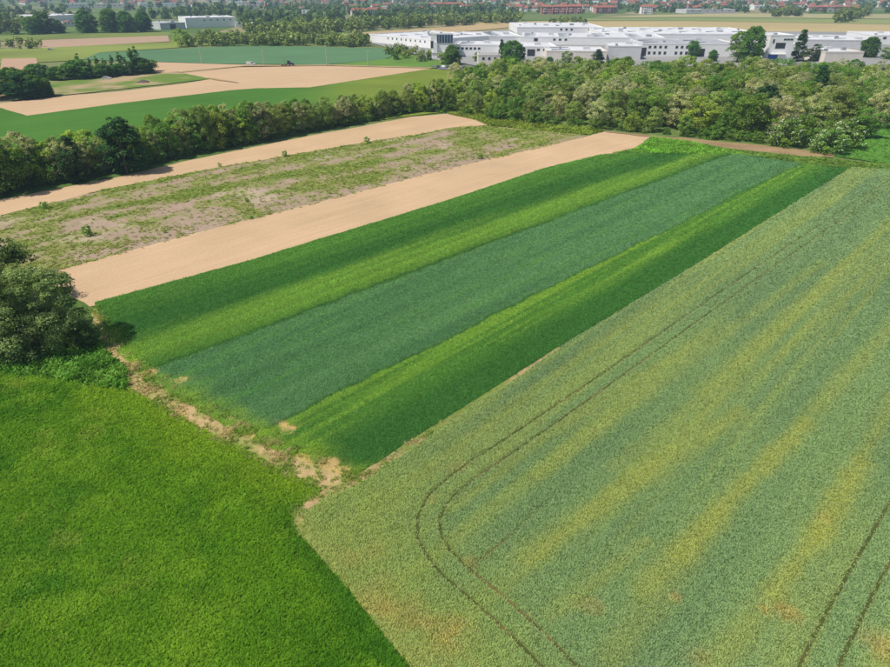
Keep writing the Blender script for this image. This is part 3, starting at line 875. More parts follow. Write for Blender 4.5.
def tree_meshes(seed, H, R, base, shape, nclump, nleaf, lsize, crad, c0, c1, bloss=0.0, trunk=True, limb=5):
    rng = np.random.default_rng(seed)
    cc = clump_centres(rng, H, R, nclump, shape)
    z = base + cc[:, 2] * (H - base - crad * .5)
    ctr = np.column_stack([cc[:, 0], cc[:, 1], z])
    P = []; Nn = []; col = []; BP = []; BN = []
    for k in range(nclump):
        r = crad * rng.uniform(.6, 1.3) * (1.1 - .35 * cc[k, 2])
        m = int(nleaf * rng.uniform(.6, 1.3))
        d = rng.normal(0, 1, (m, 3)); d /= np.linalg.norm(d, axis=1, keepdims=True)
        d[:, 2] = np.where(d[:, 2] < -.35, -d[:, 2], d[:, 2])
        rad = r * rng.uniform(.35, 1.08, m) ** .6
        p = ctr[k] + d * rad[:, None] * np.array([1.15, 1.15, .85])
        t = np.clip(rng.normal(.5, .2) + rng.normal(0, .2, m), 0, 1)
        P.append(p); Nn.append(d * .9 + np.array([0, 0, .8]) + rng.normal(0, .5, (m, 3))); col.append(mixc(np.array(c0), np.array(c1), t))
        if bloss and rng.uniform() < bloss:
            q = max(3, int(m * .32)); ii = rng.choice(m, q, replace=False)
            BP.append(p[ii] + d[ii] * .12 + [0, 0, .05]); BN.append(d[ii] + rng.normal(0, .5, (q, 3)))
    P = np.concatenate(P); Nn = np.concatenate(Nn); col = np.concatenate(col)
    P[:, 2] = np.maximum(P[:, 2], .12)
    V, F, cl = leaf_quads(P, Nn, lsize, rng, col)
    crown = mesh_np('crown', V, F, {'col': ('FLOAT_COLOR', cl)})
    crown.materials.append(M_leafA)
    bl = None
    if BP:
        V, F, cl = leaf_quads(np.concatenate(BP), np.concatenate(BN), lsize * .55, rng, np.ones((sum(len(q) for q in BP), 3)))
        bl = mesh_np('blossom', V, F); bl.materials.append(M_bloss)
    tm = None
    if trunk:
        parts = []
        bend = rng.normal(0, .25, 2)
        rt = .02 * H + .03
        path = [(0, 0, -.15), (bend[0] * .3, bend[1] * .3, base * .6 + .3), (bend[0], bend[1], base + .3 * (H - base)), (bend[0] * 1.3, bend[1] * 1.3, base + .72 * (H - base))]
        parts.append(tube(path, [rt * 1.25, rt, rt * .65, rt * .18]))
        for k in rng.choice(nclump, min(limb, nclump), replace=False):
            zs = max(.25 * H * .6, min(ctr[k, 2] - .12 * H, base + .5 * (H - base)))
            s0 = np.array([bend[0] * .8, bend[1] * .8, zs]); e = ctr[k]
            mid = s0 * .5 + e * .5 + [0, 0, -.04 * H]
            parts.append(tube([s0, mid, e], [rt * .5, rt * .33, rt * .1], 5))
        V, F = joinvf(parts)
        tm = mesh_np('trunk', V, F); tm.materials.append(M_bark)
    return crown, tm, bl, H


def plant(name, var, x, y, h, rz, label, cat='tree', group=None, wide=1.0):
    crown, tm, bl, H = var
    r = bpy.data.objects.new(name, None); C.objects.link(r)
    r.empty_display_size = .5
    r.location = (x, y, 0); r.rotation_euler = (0, 0, rz)
    s = h / H
    r.scale = (s * wide, s * wide, s)
    props(r, label, cat, group)
    o = link('crown', crown, parent=r)
    if tm: link('trunk', tm, parent=r)
    if bl: link('blossom', bl, parent=r)
    return r


OL0, OL1 = lin(76, 96, 40), lin(132, 148, 76)
GR0, GR1 = lin(52, 80, 28), lin(104, 134, 54)
BR0, BR1 = lin(78, 104, 34), lin(140, 158, 66)
DK0, DK1 = lin(30, 58, 30), lin(66, 96, 50)
GY0, GY1 = lin(98, 106, 68), lin(156, 160, 110)
K = 2.0
ROB = []     # olive robinias
for i in range(5):
    ROB.append(tree_meshes(100 + i, 12, 4.2, 1.6, 'egg', 84, 105, .20, 1.2, OL0 * K, OL1 * K, bloss=[0, .25, .1, 0, .5][i]))
GRN = [tree_meshes(120 + i, 11, 4.3, 1.2, 'round', 80, 105, .21, 1.2, GR0 * K, GR1 * K) for i in range(3)]
BRT = [tree_meshes(130 + i, 9, 4.0, .8, 'round', 66, 100, .20, 1.1, BR0 * K, BR1 * K) for i in range(2)]
GRY = [tree_meshes(140 + i, 12, 4.2, 1.6, 'egg', 82, 100, .20, 1.15, GY0 * K, GY1 * K, bloss=.45) for i in range(2)]
DRK = [tree_meshes(150 + i, 14, 4.0, .8, 'column', 110, 95, .22, 1.15, DK0 * K, DK1 * K) for i in range(2)]
CONE = [tree_meshes(160 + i, 14, 3.8, .5, 'cone', 120, 80, .24, 1.05, DK0 * K, DK1 * K) for i in range(2)]
POP = [tree_meshes(170, 12, 1.6, .6, 'column', 46, 50, .24, .8, lin(40, 72, 28) * K, lin(92, 122, 46) * K)]
BIG = [tree_meshes(180 + i, 14, 6.2, .3, 'round', 190, 90, .34, 1.7, lin(40, 74, 28) * K, lin(88, 122, 50) * K) for i in range(2)]
BSH = [tree_meshes(190 + i, 4, 2.6, .1, 'round', 40, 80, .15, .8, GR0 * K * .9, GR1 * K, bloss=[0, .0, .8][i], limb=3) for i in range(3)]
SHB = [tree_meshes(200, 1.6, 1.0, .05, 'round', 14, 36, .14, .42, lin(60, 96, 34) * K, lin(120, 148, 66) * K, limb=3)]
NEAR = [tree_meshes(210 + i, 9, 4.4, .3, 'round', 130, 150, .115, .85, lin(48, 70, 34) * K, lin(120, 136, 82) * K, limb=9) for i in range(2)]
NEARD = tree_meshes(215, 8, 3.6, .2, 'round', 150, 140, .11, .85, lin(38, 58, 28) * K, lin(88, 110, 54) * K, limb=9)
print('variants done')
RNG = np.random.default_rng(77)


def h_for(px, pyb, pyt):
    """height of a thing whose foot and top are seen at pyb and pyt"""
    x, y = at(px, pyb)
    lo, hi = 0., 38.
    for _ in range(30):
        m = (lo + hi) / 2
        if to_px(x, y, m)[1] > pyt: lo = m
        else: hi = m
    return m


TREES = []


def free(x, y, d):
    return all((x - a) ** 2 + (y - b) ** 2 > d * d for a, b in TREES)


def put_px(var, name, px, pyb, pyt, label, cat='tree', group=None, wide=1.0):
    x, y = at(px, pyb)
    TREES.append((x, y))
    return plant(name, var, x, y, h_for(px, pyb, pyt), RNG.uniform(0, 6.28), label, cat, group, wide)


# --- singled-out trees
put_px(DRK[0], 'evergreen_tree', 127, 173, 116, 'tall dark evergreen standing out of the left hedgerow', wide=1.25)
put_px(DRK[1], 'dark_tree', 76, 182, 136, 'smaller dark tree left of the tall evergreen in the hedgerow', wide=1.1)
put_px(GRN[1], 'broadleaf_tree', 2, 194, 136, 'broad tree of the hedgerow cut by the left picture edge', wide=1.1)
put_px(BSH[2], 'flowering_elder', 783, 146, 119, 'round elder bush covered in white blossom beside the dirt path', 'bush', wide=.95)
put_px(BSH[2], 'flowering_elder', 826, 153, 129, 'white flowering elder at the corner of the woodland by the right meadow', 'bush', wide=1.1)
put_px(BSH[2], 'flowering_elder', 838, 148, 120, 'smaller white flowering elder just behind the woodland corner', 'bush', wide=1.1)
put_px(CONE[0], 'dark_conifer', 812, 110, 64, 'dark conifer rising inside the woodland on the right', wide=1.1)
put_px(DRK[0], 'dark_tree', 760, 128, 84, 'dark green tree in the middle of the woodland edge', wide=1.4)

# --- hedgerow along the sandy strip
HEDGE = G([(-60, 206), (0, 193), (119, 171), (187, 156), (320, 130), (349, 125), (411, 113), (450, 111)])
seglen = [math.dist(a, b) for a, b in zip(HEDGE[:-1], HEDGE[1:])]
tot = sum(seglen)
HT = [(0, 132), (60, 132), (110, 130), (190, 108), (250, 100), (330, 98), (400, 88), (450, 74)]


def along(s):
    for (a, b), L in zip(zip(HEDGE[:-1], HEDGE[1:]), seglen):
        if s <= L:
            t = s / L; return np.array(a) * (1 - t) + np.array(b) * t, (np.array(b) - np.array(a)) / L
        s -= L
    return np.array(HEDGE[-1]), np.array([1, 0])


def place_wood(px, dfront):
    z = ['left end below the blue glass office', 'left part before the white workshop', 'middle before the grey shed', 'middle before the two rowed white building', 'part below the white office', 'right part before the pointed conifer', 'right end by the meadow'][int(np.searchsorted([490, 550, 610, 690, 770, 830], px))]
    return ('front row' if dfront < 7 else 'inner rows' if dfront < 35 else 'back rows') + ', ' + z


def place_hedge(px):
    return ['at the left picture edge', 'left of the tall evergreen', 'just right of the tall evergreen', 'at its middle', 'before the far sandy field', 'at its right end by the woodland'][int(np.searchsorted([50, 120, 190, 270, 370], px))]


LBL_H = {'ROB': 'olive green robinia in the left hedgerow', 'GRN': 'mid green broadleaf tree in the left hedgerow',
         'BRT': 'fresh light green tree in the left hedgerow', 'GRY': 'pale flowering robinia in the left hedgerow'}
LBL_W = {'ROB': 'olive robinia tree in the woodland', 'GRN': 'mid green broadleaf tree in the woodland',
         'BRT': 'bright fresh green tree in the woodland', 'GRY': 'pale flowering robinia tree in the woodland'}
NAMES = {'ROB': 'robinia_tree', 'GRN': 'broadleaf_tree', 'BRT': 'light_green_tree', 'GRY': 'flowering_robinia'}
KIND = {'ROB': ROB, 'GRN': GRN, 'BRT': BRT, 'GRY': GRY}


def pick(w):
    return ['ROB', 'GRN', 'BRT', 'GRY'][int(np.searchsorted(np.cumsum(w), RNG.uniform() * sum(w)))]


for row, (off, step) in enumerate([(1.3, 2.7), (4.6, 3.6)]):
    s = RNG.uniform(0, 2)
    while s < tot:
        p, d = along(s)
        nrm = np.array([-d[1], d[0]])
        q = p + nrm * (off + RNG.uniform(-1, 1))
        px, py = to_px(q[0], q[1])
        if free(q[0], q[1], 1.7):
            pyt = np.interp(px, [a for a, _ in HT], [b for _, b in HT]) + RNG.uniform(-3, 7)
            h = h_for(px, py, pyt)
            h = float(np.clip(h, 4.5, 13.5)) * (1 if row else RNG.uniform(.7, 1.0))
            k = pick([.52, .2, .1, .18])
            v = KIND[k][RNG.integers(len(KIND[k]))]
            TREES.append((q[0], q[1]))
            plant(NAMES[k], v, q[0], q[1], h, RNG.uniform(0, 6.28), LBL_H[k] + ' ' + place_hedge(px), 'tree', 'left hedgerow: ' + NAMES[k].replace('_', ' ') + ' ' + place_hedge(px), RNG.uniform(.6, .9))
        s += step * RNG.uniform(.75, 1.25)
# undergrowth at the foot of the hedgerow
s = 0
while s < tot:
    p, d = along(s); nrm = np.array([-d[1], d[0]])
    q = p + nrm * RNG.uniform(-.3, .8)
    plant('hedge_shrub', BSH[RNG.integers(2)], q[0], q[1], RNG.uniform(1.6, 3.2), RNG.uniform(0, 6.28), 'low green shrub under the left hedgerow trees ' + place_hedge(to_px(*q)[0]), 'shrub', 'shrubs under the left hedgerow ' + place_hedge(to_px(*q)[0]), RNG.uniform(.9, 1.2))
    s += RNG.uniform(3, 5.5)

# --- woodland on the right
WOOD = G([(447, 112), (500, 120), (560, 126), (600, 129), (660, 134), (720, 140), (770, 143), (820, 148), (836, 152), (872, 132), (960, 100), (1010, 92), (1000, 84), (900, 86), (800, 86), (700, 86), (620, 84), (540, 82), (490, 80), (455, 86)])
P = np.array(WOOD)
cand = []
for _ in range(9000):
    x = RNG.uniform(P[:, 0].min(), P[:, 0].max()); y = RNG.uniform(P[:, 1].min(), P[:, 1].max())
    cand.append((x, y))
cx = np.array(cand); ok = inpoly(cx[:, 0], cx[:, 1], WOOD)
nw = 0
for x, y in cx[ok]:
    px, py = to_px(x, y)
    if px < 430 or px > 925 or not free(x, y, 6.3): continue
    TREES.append((x, y))
    dfront = poly_dist(np.array([x]), np.array([y]), WOOD[:10])[0]
    k = pick([.46, .24, .09, .21])
    v = KIND[k][RNG.integers(len(KIND[k]))]
    h = RNG.uniform(9, 13.0) if dfront > 6 else RNG.uniform(5, 9.5)
    if px < 560: h *= np.interp(px, [430, 560], [.72, 1])
    plant(NAMES[k], v, x, y, h, RNG.uniform(0, 6.28), LBL_W[k] + ', ' + place_wood(px, dfront), 'tree', 'woodland ' + NAMES[k].replace('_', ' ') + ': ' + place_wood(px, dfront), RNG.uniform(.8, 1.15))
    nw += 1
print('woodland', nw, 'all', len(TREES))
WL = WOOD[:10]
for (a, b) in zip(WL[:-1], WL[1:]):
    L = math.dist(a, b); n = max(1, int(L / 4.2))
    for i in range(n):
        q = np.array(a) + (np.array(b) - np.array(a)) * (i + RNG.uniform(.1, .9)) / n
        plant('edge_shrub', BSH[RNG.integers(2)], q[0] + RNG.uniform(-.5, .5), q[1] + RNG.uniform(0, 1.2), RNG.uniform(2.0, 4.2), RNG.uniform(0, 6.28), 'low leafy shrub along the woodland front, ' + place_wood(to_px(*q)[0], 0)[11:], 'shrub', 'woodland edge shrubs, ' + place_wood(to_px(*q)[0], 0)[11:], RNG.uniform(.9, 1.25))

# --- big bush at the left
plant('near_tree', NEAR[0], *at(46, 350), h_for(46, 350, 270), .4, 'large grey green bushy tree at the left, beside the end of the sandy strip', 'tree', None, .95)
plant('near_tree', NEAR[1], *at(4, 338), h_for(4, 338, 262), 2.0, 'pale bushy tree cut by the left picture edge', 'tree', None, 1.0)
plant('near_tree', NEARD, *at(-6, 312), h_for(-6, 312, 236), 1.0, 'dark green tree top behind the bushes at the left edge', 'tree', None, 1.0)
plant('near_bush', NEARD, *at(84, 348), h_for(84, 348, 324), 3.0, 'low dark bush at the right foot of the large bushy tree', 'bush', None, 1.15)
plant('near_bush', NEAR[1], *at(22, 352), h_for(22, 352, 305), 5.2, 'broad leafy bush in front of the pale tree at the left edge', 'bush', None, 1.4)
plant('near_tree', NEAR[0], *at(-60, 345), 9, 3.4, 'bushy tree left of the picture, its branches reaching in', 'tree', None, 1.1)

# --- shrubs on the fallow strip
for px, py, top, lab in [(88, 236, 221, 'largest shrub standing alone on the fallow strip'), (45, 209, 198, 'thin yellow green sapling on the fallow edge at left'), (285, 157, 148, 'small yellowish sapling on the upper fallow edge'),
                         (367, 143, 134, 'lone brownish sapling on the far upper fallow edge'), (247, 202, 196, 'low shrub in the middle of the fallow strip'), (480, 159, 150, 'dark small shrub near the far end of the fallow strip'),
                         (220, 167, 161, 'tiny bush on the fallow edge left of the yellowish sapling'), (165, 233, 228, 'low plant by the lower fallow edge'), (252, 219, 214, 'low dark plant right beside the lower sandy strip edge')]:
    plant('fallow_shrub', SHB[0], *at(px, py), max(.6, .72 * h_for(px, py, top)), RNG.uniform(0, 6), lab, 'shrub', 'shrubs on the fallow strip', .7)

# --- trees beyond: farm copse on the left
for i, (px, pyb, pyt, v, w) in enumerate([(8, 97, 68, GRN[0], 1.2), (24, 100, 74, DRK[1], 1.9), (38, 98, 75, BIG[0], 1.15), (-14, 100, 66, GRN[1], 1.3), (46, 97, 79, BIG[1], 1.1), (16, 95, 68, BIG[1], 1.0), (30, 95, 70, BIG[0], 1.0)]):
    put_px(v, 'copse_tree', px, pyb, pyt, ['mid green tree', 'dark upright tree', 'front right dark tree', 'outer mid green tree', 'smallest right hand dark tree', 'rear left round tree', 'rear right round tree'][i] + ' of the clump left of the small pasture', group='clump left of the pasture', wide=w)
for i, (px, pyb, pyt) in enumerate([(38, 79, 62), (48, 80, 63), (58, 80, 65), (70, 80, 62), (80, 79, 58), (96, 78, 64), (104, 78, 62), (112, 77, 63), (120, 76, 62), (130, 76, 60), (143, 74, 56), (153, 72, 58)]):
    put_px([BIG[0], DRK[1], BIG[1], GRN[2]][i % 4], 'copse_tree', px, pyb, pyt + 2, ['left end: ', 'left part: ', 'right part: ', 'right end: '][i // 3] + 'bushy dark tree in the row behind the small pasture', group='row behind the pasture, %d' % (i // 3), wide=1.6)
for i, px in enumerate([82, 93, 100, 107, 115, 123, 128, 134, 139]):
    put_px(POP[0], 'poplar_tree', px, 77 - i * .3, [53, 58, 56, 58, 55, 52, 57, 48, 46][i], 'slim pointed poplar rising from the row behind the small pasture', group='poplars behind the pasture')
for i, (px, pyb, pyt, lab) in enumerate([(88, 33, 10, 'broad dark tree beside the white warehouse, left one'), (112, 33, 9, 'large rounded tree left in the big group before the town'), (128, 33, 11, 'large rounded tree in the middle of the big group before the town'),
                                         (145, 32, 12, 'large rounded tree at the right end of the big group before the town'), (46, 34, 12, 'dark rounded tree left of the white warehouse'), (34, 35, 17, 'olive tree at the far left, behind the bare field'), (60, 33, 20, 'small green tree in front of the white warehouse')]):
    put_px(BIG[i % 2], 'rounded_tree', px, pyb, pyt, lab, wide=1.0)
for i, (px, pyb, pyt, v, w, lab) in enumerate([(452, 65, 45, BIG[0], .95, 'rounded green tree in front of the factory office'), (420, 62, 51, GRY[0], 1.2, 'brownish bush tree left of the factory office'),
        (512, 65, 41, BIG[1], 1.0, 'broad dark green tree in front of the white sheds'), (501, 64, 39, CONE[1], .7, 'narrow dark conifer touching the broad dark tree'), (521, 64, 44, DRK[0], .8, 'dark upright tree at the right of the broad dark tree'),
        (597, 66, 49, CONE[0], 1.8, 'blue grey cedar in front of the grey shed'), (566, 66, 51, GRN[1], 1.0, 'small green tree left of the blue grey cedar'), (692, 57, 41, BIG[0], 1.1, 'round dark tree before the white building with two window rows'),
        (736, 63, 31, GRN[2], 1.1, 'tall leafy tree left of the white office, left half'), (749, 64, 27, BIG[1], .72, 'tall leafy tree left of the white office, right half'), (797, 62, 29, CONE[1], 1.0, 'tall pointed conifer right of the white office'),
        (813, 62, 44, DRK[1], 1.6, 'dark low tree right of the pointed conifer'), (867, 58, 37, BIG[0], .9, 'round bright green tree at the far right among the sheds'), (886, 60, 46, GRN[0], 1.2, 'green bush tree at the right picture edge by the sheds'),
        (478, 62, 52, GRN[1], 1.3, 'low bush tree beside the parked cars'), (537, 66, 57, BRT[0], 1.3, 'light green bush tree right of the broad dark tree'), (182, 47, 28, BRT[1], 1.0, 'light tree at the corner of the blue green field'), (395, 60, 50, GRN[2], 1.3, 'green bush at the end of the blue green field'),
        (549, 67, 57, BIG[0], 1.0, 'low rounded tree between the light green bush and the cedar'), (583, 67.5, 58, BRT[1], 1.2, 'light green bush just left of the cedar'), (628, 67, 57, BIG[1], .9, 'rounded tree before the pale grey blank shed'), (712, 62, 50, BIG[1], .9, 'rounded tree right of the round dark tree by the window rows')]):
    put_px(v, 'garden_tree' if px > 400 else 'field_tree', px, pyb, pyt, lab, wide=w)

# --- far belts and town trees: masses nobody could count
def far_wood(name, label, spots, leaf, seed, c0, c1, nl=90):
    """spots: (x, y, height, radius)"""
    rng = np.random.default_rng(seed)
    P = []; Nn = []; col = []; sz = []
    for (x, y, h, r) in spots:
        nb = 7
        tint = rng.uniform(.75, 1.25); hue = rng.uniform(0, 1)
        for k in range(nb):
            a = rng.uniform(0, 6.28); q = r * .6 * math.sqrt(rng.uniform())
            zc = h * rng.uniform(.25, .8)
            br = r * rng.uniform(.4, .65)
            m = nl // nb
            d = rng.normal(0, 1, (m, 3)); d /= np.linalg.norm(d, axis=1, keepdims=True)
            p = np.array([x + q * math.cos(a), y + q * math.sin(a), zc]) + d * br
            P.append(p); Nn.append(d + rng.normal(0, .45, (m, 3)) + [0, 0, .3])
            t = np.clip(.55 * hue + .2 + rng.normal(0, .2, m), 0, 1)
            col.append(mixc(c0, c1, t) * tint); sz.append(np.full(m, leaf * r * .3))
    P = np.concatenate(P); P[:, 2] = np.maximum(P[:, 2], .3)
    Nn = np.concatenate(Nn); col = np.concatenate(col); sz = np.concatenate(sz)
    V, F, cl = leaf_quads(P, Nn, sz, rng, np.clip(col, .004, .6))
    me = mesh_np(name, V, F, {'col': ('FLOAT_COLOR', cl)})
    o = link(name, me, M_leafS)
    return props(o, label, 'woodland', kind='stuff')


def spots_px(poly, n, hr, rng, line=False):
    out = []
    Pg = np.array(G(poly))
    k = 0
    while len(out) < n and k < n * 60:
        k += 1
        x = rng.uniform(Pg[:, 0].min(), Pg[:, 0].max()); y = rng.uniform(Pg[:, 1].min(), Pg[:, 1].max())
        if inpoly(np.array([x]), np.array([y]), [tuple(p) for p in Pg])[0]:
            h = rng.uniform(*hr); out.append((x, y, h, h * rng.uniform(.36, .55)))
    return out


r1 = np.random.default_rng(5)
fw0, fw1 = lin(70, 92, 40) * 1.7, lin(132, 144, 76) * 1.7
far_wood('tree_belt', 'belt of olive trees along the far edge of the blue green field', spots_px([(185, 47.5), (230, 46.2), (300, 46.2), (368, 48), (372, 44.5), (362, 42), (300, 40), (200, 39)], 230, (5, 9), r1), 1.0, 1, fw0, fw1)
far_wood('tree_belt', 'dense green wood between the white workshop and the dry field', spots_px([(235, 38), (300, 40), (320, 36), (420, 28.5), (520, 23), (520, 20), (420, 23), (330, 28), (260, 32)], 230, (8, 13), r1), 1.0, 2, fw0 * .95, fw1 * .85)
far_wood('tree_belt', 'scrubby bushes between the blue green field and the factory', spots_px([(385, 55), (402, 48), (436, 58), (470, 66), (440, 65.5), (400, 58)], 40, (2.5, 6), r1), 1.0, 3, fw0, fw1)
far_wood('tree_belt', 'far wood at the upper left behind the bare field', spots_px([(-120, 40), (-10, 36), (44, 34.5), (60, 29), (-10, 28), (-120, 27)], 90, (9, 14), r1), 1.0, 4, fw0 * .7, fw1 * .6)
far_wood('tree_belt', 'bushes along the left field edge below the bare field', spots_px([(-60, 50), (0, 50), (44, 49.5), (40, 45), (0, 44), (-60, 46)], 34, (4, 7), r1), 1.0, 5, fw0 * .9, fw1 * .9)
far_wood('tree_belt', 'dark bushes in the far right field', spots_px([(772, 18), (800, 16.5), (800, 14.5), (772, 15)], 30, (9, 14), r1), 1.0, 6, fw0 * .85, fw1 * .75)
far_wood('tree_belt', 'round far copse at the right with a pale field beside it', spots_px([(833, 24), (850, 22), (868, 16), (850, 15.5), (836, 19)], 40, (9, 15), r1), 1.0, 7, fw0 * .85, fw1 * .75)
far_wood('tree_belt', 'low bushes on the edge of the far dry field behind the sheds', spots_px([(542, 23.8), (586, 24), (585, 21.5), (544, 20.5)], 26, (4, 7), r1), 1.0, 8, fw0 * .9, fw1 * .85)
town = []
for (x0, x1, y0, y1, n, hr) in [(-60, 330, 3, 30, 230, (9, 15)), (160, 520, 8, 24, 330, (8, 14)), (300, 960, 0.5, 13.6, 620, (7, 13)), (-120, 1000, -4, 3, 900, (9, 15))]:
    k = 0
    while k < n:
        px = r1.uniform(x0, x1); py = y0 + (y1 - y0) * r1.uniform(0, 1)
        if 40 < px < 240 and py > 20: k += 1; continue
        x, y = at(px, py)
        if fbm(np.array([x * .008]), np.array([y * .008]), 3)[0] < .38: k += 1; continue
        h = r1.uniform(*hr); town.append((x, y, h, h * r1.uniform(.4, .6))); k += 1
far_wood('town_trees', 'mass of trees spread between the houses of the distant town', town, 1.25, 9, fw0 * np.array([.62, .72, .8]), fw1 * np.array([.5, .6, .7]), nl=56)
print('trees done', len(town))

# ---------------------------------------------------------------- buildings
def box_vf(x0, x1, y0, y1, z0, z1):
    V = [(x0, y0, z0), (x1, y0, z0), (x1, y1, z0), (x0, y1, z0), (x0, y0, z1), (x1, y0, z1), (x1, y1, z1), (x0, y1, z1)]
    F = [(0, 3, 2, 1), (4, 5, 6, 7), (0, 1, 5, 4), (1, 2, 6, 5), (2, 3, 7, 6), (3, 0, 4, 7)]
    return V, F


def box(name, b, mat, parent):
    V, F = box_vf(*b)
    return link(name, mesh_np(name, V, F), mat, parent)


_mc = {}


def unit_box(name, mat, parent, loc, size):
    key = (name, mat.name)
    if key not in _mc:
        V, F = box_vf(-.5, .5, -.5, .5, -.5, .5)
        me = mesh_np(name, V, F); me.materials.append(mat); _mc[key] = me
    o = link(name, _mc[key], parent=parent, loc=loc); o.scale = size
    return o


def root_between(name, a, b, label, cat, group=None):
    """an empty at the left foot of a front; local x runs along the front, y into the depth"""
    r = bpy.data.objects.new(name, None); C.objects.link(r)
    r.location = (a[0], a[1], 0)
    r.rotation_euler = (0, 0, math.atan2(b[1] - a[1], b[0] - a[0]))
    props(r, label, cat, group)
    return r, math.dist(a, b)


def shed(label, pl, pr, h, depth, wall, roof, name='factory_shed', win=None, sky_n=0, door=None, ridge=0.0, vents=0, rg=None):
    depth *= .95; h *= .7; vents += int(depth // 14)
    r, W = root_between(name, at(*pl), at(*pr), label, 'building')
    box('wall', (0, W, 0, depth, -.2, h), wall, r)
    # parapet around a slightly sunken roof
    t = .35
    V, F = joinvf([box_vf(-.1, W + .1, -.1, t, h + .003, h + .7), box_vf(-.1, W + .1, depth - t, depth + .1, h + .003, h + .7), box_vf(-.1, t, t + .003, depth - t - .003, h + .003, h + .7), box_vf(W - t, W + .1, t + .003, depth - t - .003, h + .003, h + .7)])
    link('parapet', mesh_np('parapet', V, F), wall, r)
    nb = max(1, int(W / 22)) if ridge else 1
    for k in range(nb):
        xa, xb = .4 + (W - .8) * k / nb, .4 + (W - .8) * (k + 1) / nb - (.01 if k < nb - 1 else 0)
        xm = (xa + xb) / 2; hz = h + .12; hr = h + .15 + ridge
        V = [(xa, .4, h + .01), (xb, .4, h + .01), (xb, depth - .4, h + .01), (xa, depth - .4, h + .01), (xa, .4, hz), (xm, .4, hr), (xb, .4, hz), (xa, depth - .4, hz), (xm, depth - .4, hr), (xb, depth - .4, hz)]
        F = [(0, 1, 6, 5, 4), (3, 7, 8, 9, 2), (4, 5, 8, 7), (5, 6, 9, 8), (0, 4, 7, 3), (1, 2, 9, 6), (0, 3, 2, 1)]
        rf = link('roof', mesh_np('roof', V, F), roof, r)
        for q in range(sky_n):
            y = depth * (q + .7) / (sky_n + .4)
            unit_box('skylight', M_sky, rf, ((xa + xm) / 2, y, (hz + hr) / 2 + .25), ((xb - xa) * .33, 1.6, .45))
    for v in range(vents):
        unit_box('roof_vent', M_grey if v % 2 else M_sky, r, (W * (v + .6) / (vents + .3), depth * (.2 + .6 * ((v * 37 + int(W)) % 10) / 10), h + ridge + .6), (1.4 + (v * 13 % 5) * .9, 2.2, .9 + (v * 7 % 4) * .35))
    if win:
        for (nw_, z, ww, wh, x0, x1) in win:
            for k in range(nw_):
                x = W * (x0 + (x1 - x0) * (k + .5) / nw_)
                f = unit_box('window', M_grey, r, (x, -.03, z), (ww + .3, .12, wh + .3))
                unit_box('pane', M_glass, r, (x, -.10, z), (ww, .06, wh))
    if door:
        for (x, w_, h_, m_) in door:
            unit_box('door', m_, r, (W * x, -.06, h_ / 2), (w_, .14, h_))
    return r, W


shed('long low white factory hall nearest the blue green field', (369, 42.5), (431, 49), 8, 70, M_white, M_roofw, win=[(9, 4.4, 1.2, 1.3, .3, .95)], sky_n=4, ridge=.8)
r, W = shed('white factory office with a dark blue glass upper front', (431, 58.5), (453, 58.5), 19.6, 16, M_white, M_roofw, name='factory_office')
unit_box('glass_front', M_blueg, r, (W * .62, -.14, 11.2), (W * .70, .3, 4.6))
unit_box('entrance_canopy', M_grey, r, (W * .35, -1.0, 3.4), (W * .6, 2.0, .3))
unit_box('stair_tower', M_white, r, (W * .2, -.8, 4.9), (2.4, 1.6, 9.4))
unit_box('window', M_dark, r, (W * .06, -.1, 8.0), (2.0, .2, 4.0))
for k in range(5): unit_box('mullion', M_white, r, (W * (.30 + .64 * (k + .5) / 5), -.32, 11.2), (.14, .05, 4.5))
shed('white workshop right of the blue glass office', (454, 56), (499, 56.5), 9, 30, M_white, M_roofw, win=[(6, 4.6, 1.5, 1.2, .05, .6)], sky_n=2, ridge=.6)
shed('pinkish low block under the white workshop roof', (478, 65), (500, 65), 7.0, 14, M_cream, M_roofg, win=[(3, 3.4, 1.4, 1.3, .1, .9)])
shed('white hall behind the workshop with many roof lights', (455, 45), (522, 44.5), 7.5, 60, M_white, M_roofw, sky_n=5, ridge=.7, win=[(5, 3.9, 1.1, 1.1, .03, .4)])
shed('low white shed with dark gate behind the broad dark tree', (500, 57), (556, 57), 8, 34, M_white, M_roofw, win=[(3, 4.2, 1.8, 1.2, .62, .95)], sky_n=3, ridge=.6, door=[(.55, 5, 4.5, M_dark)])
shed('far white hall with dark windows along its front', (517, 34.5), (603, 34.5), 8, 90, M_white, M_roofw, win=[(3, 4.2, 2.0, 1.6, .48, .66), (2, 4.2, 3.0, 1.8, .8, .96)], ridge=.6, vents=3)
shed('very long white hall in the middle of the factory', (520, 45), (664, 46.5), 7.5, 50, M_white, M_roofw, win=[(3, 4.0, 1.8, 1.3, .22, .34), (1, 3.8, 3, 2, .08, .14)], sky_n=3, ridge=.7, vents=4)
shed('grey beige shed beside the blue grey cedar', (546, 60.5), (606, 61), 7, 34, M_cream, M_roofw, sky_n=2, ridge=.5)
shed('pale grey blank shed left of the white building with windows', (607, 60), (640, 60.5), 10.5, 30, M_grey, M_roofw, ridge=.5)
shed('white building with two rows of dark windows', (641, 57), (737, 57.5), 10.5, 42, M_white, M_roofg, win=[(4, 5.9, 1.5, 1.4, .05, .27), (5, 5.9, 1.5, 1.4, .33, .6), (4, 2.4, 1.5, 1.6, .05, .27), (5, 2.4, 1.5, 1.6, .33, .6)], door=[(.02, 3, 5.5, M_dark), (.62, 4, 5, M_dark)], sky_n=2, ridge=.6)
shed('wide pale hall with dark roof units at the back of the factory', (604, 41), (768, 41.5), 7, 100, M_white, M_roofw, sky_n=2, ridge=.8, vents=5)
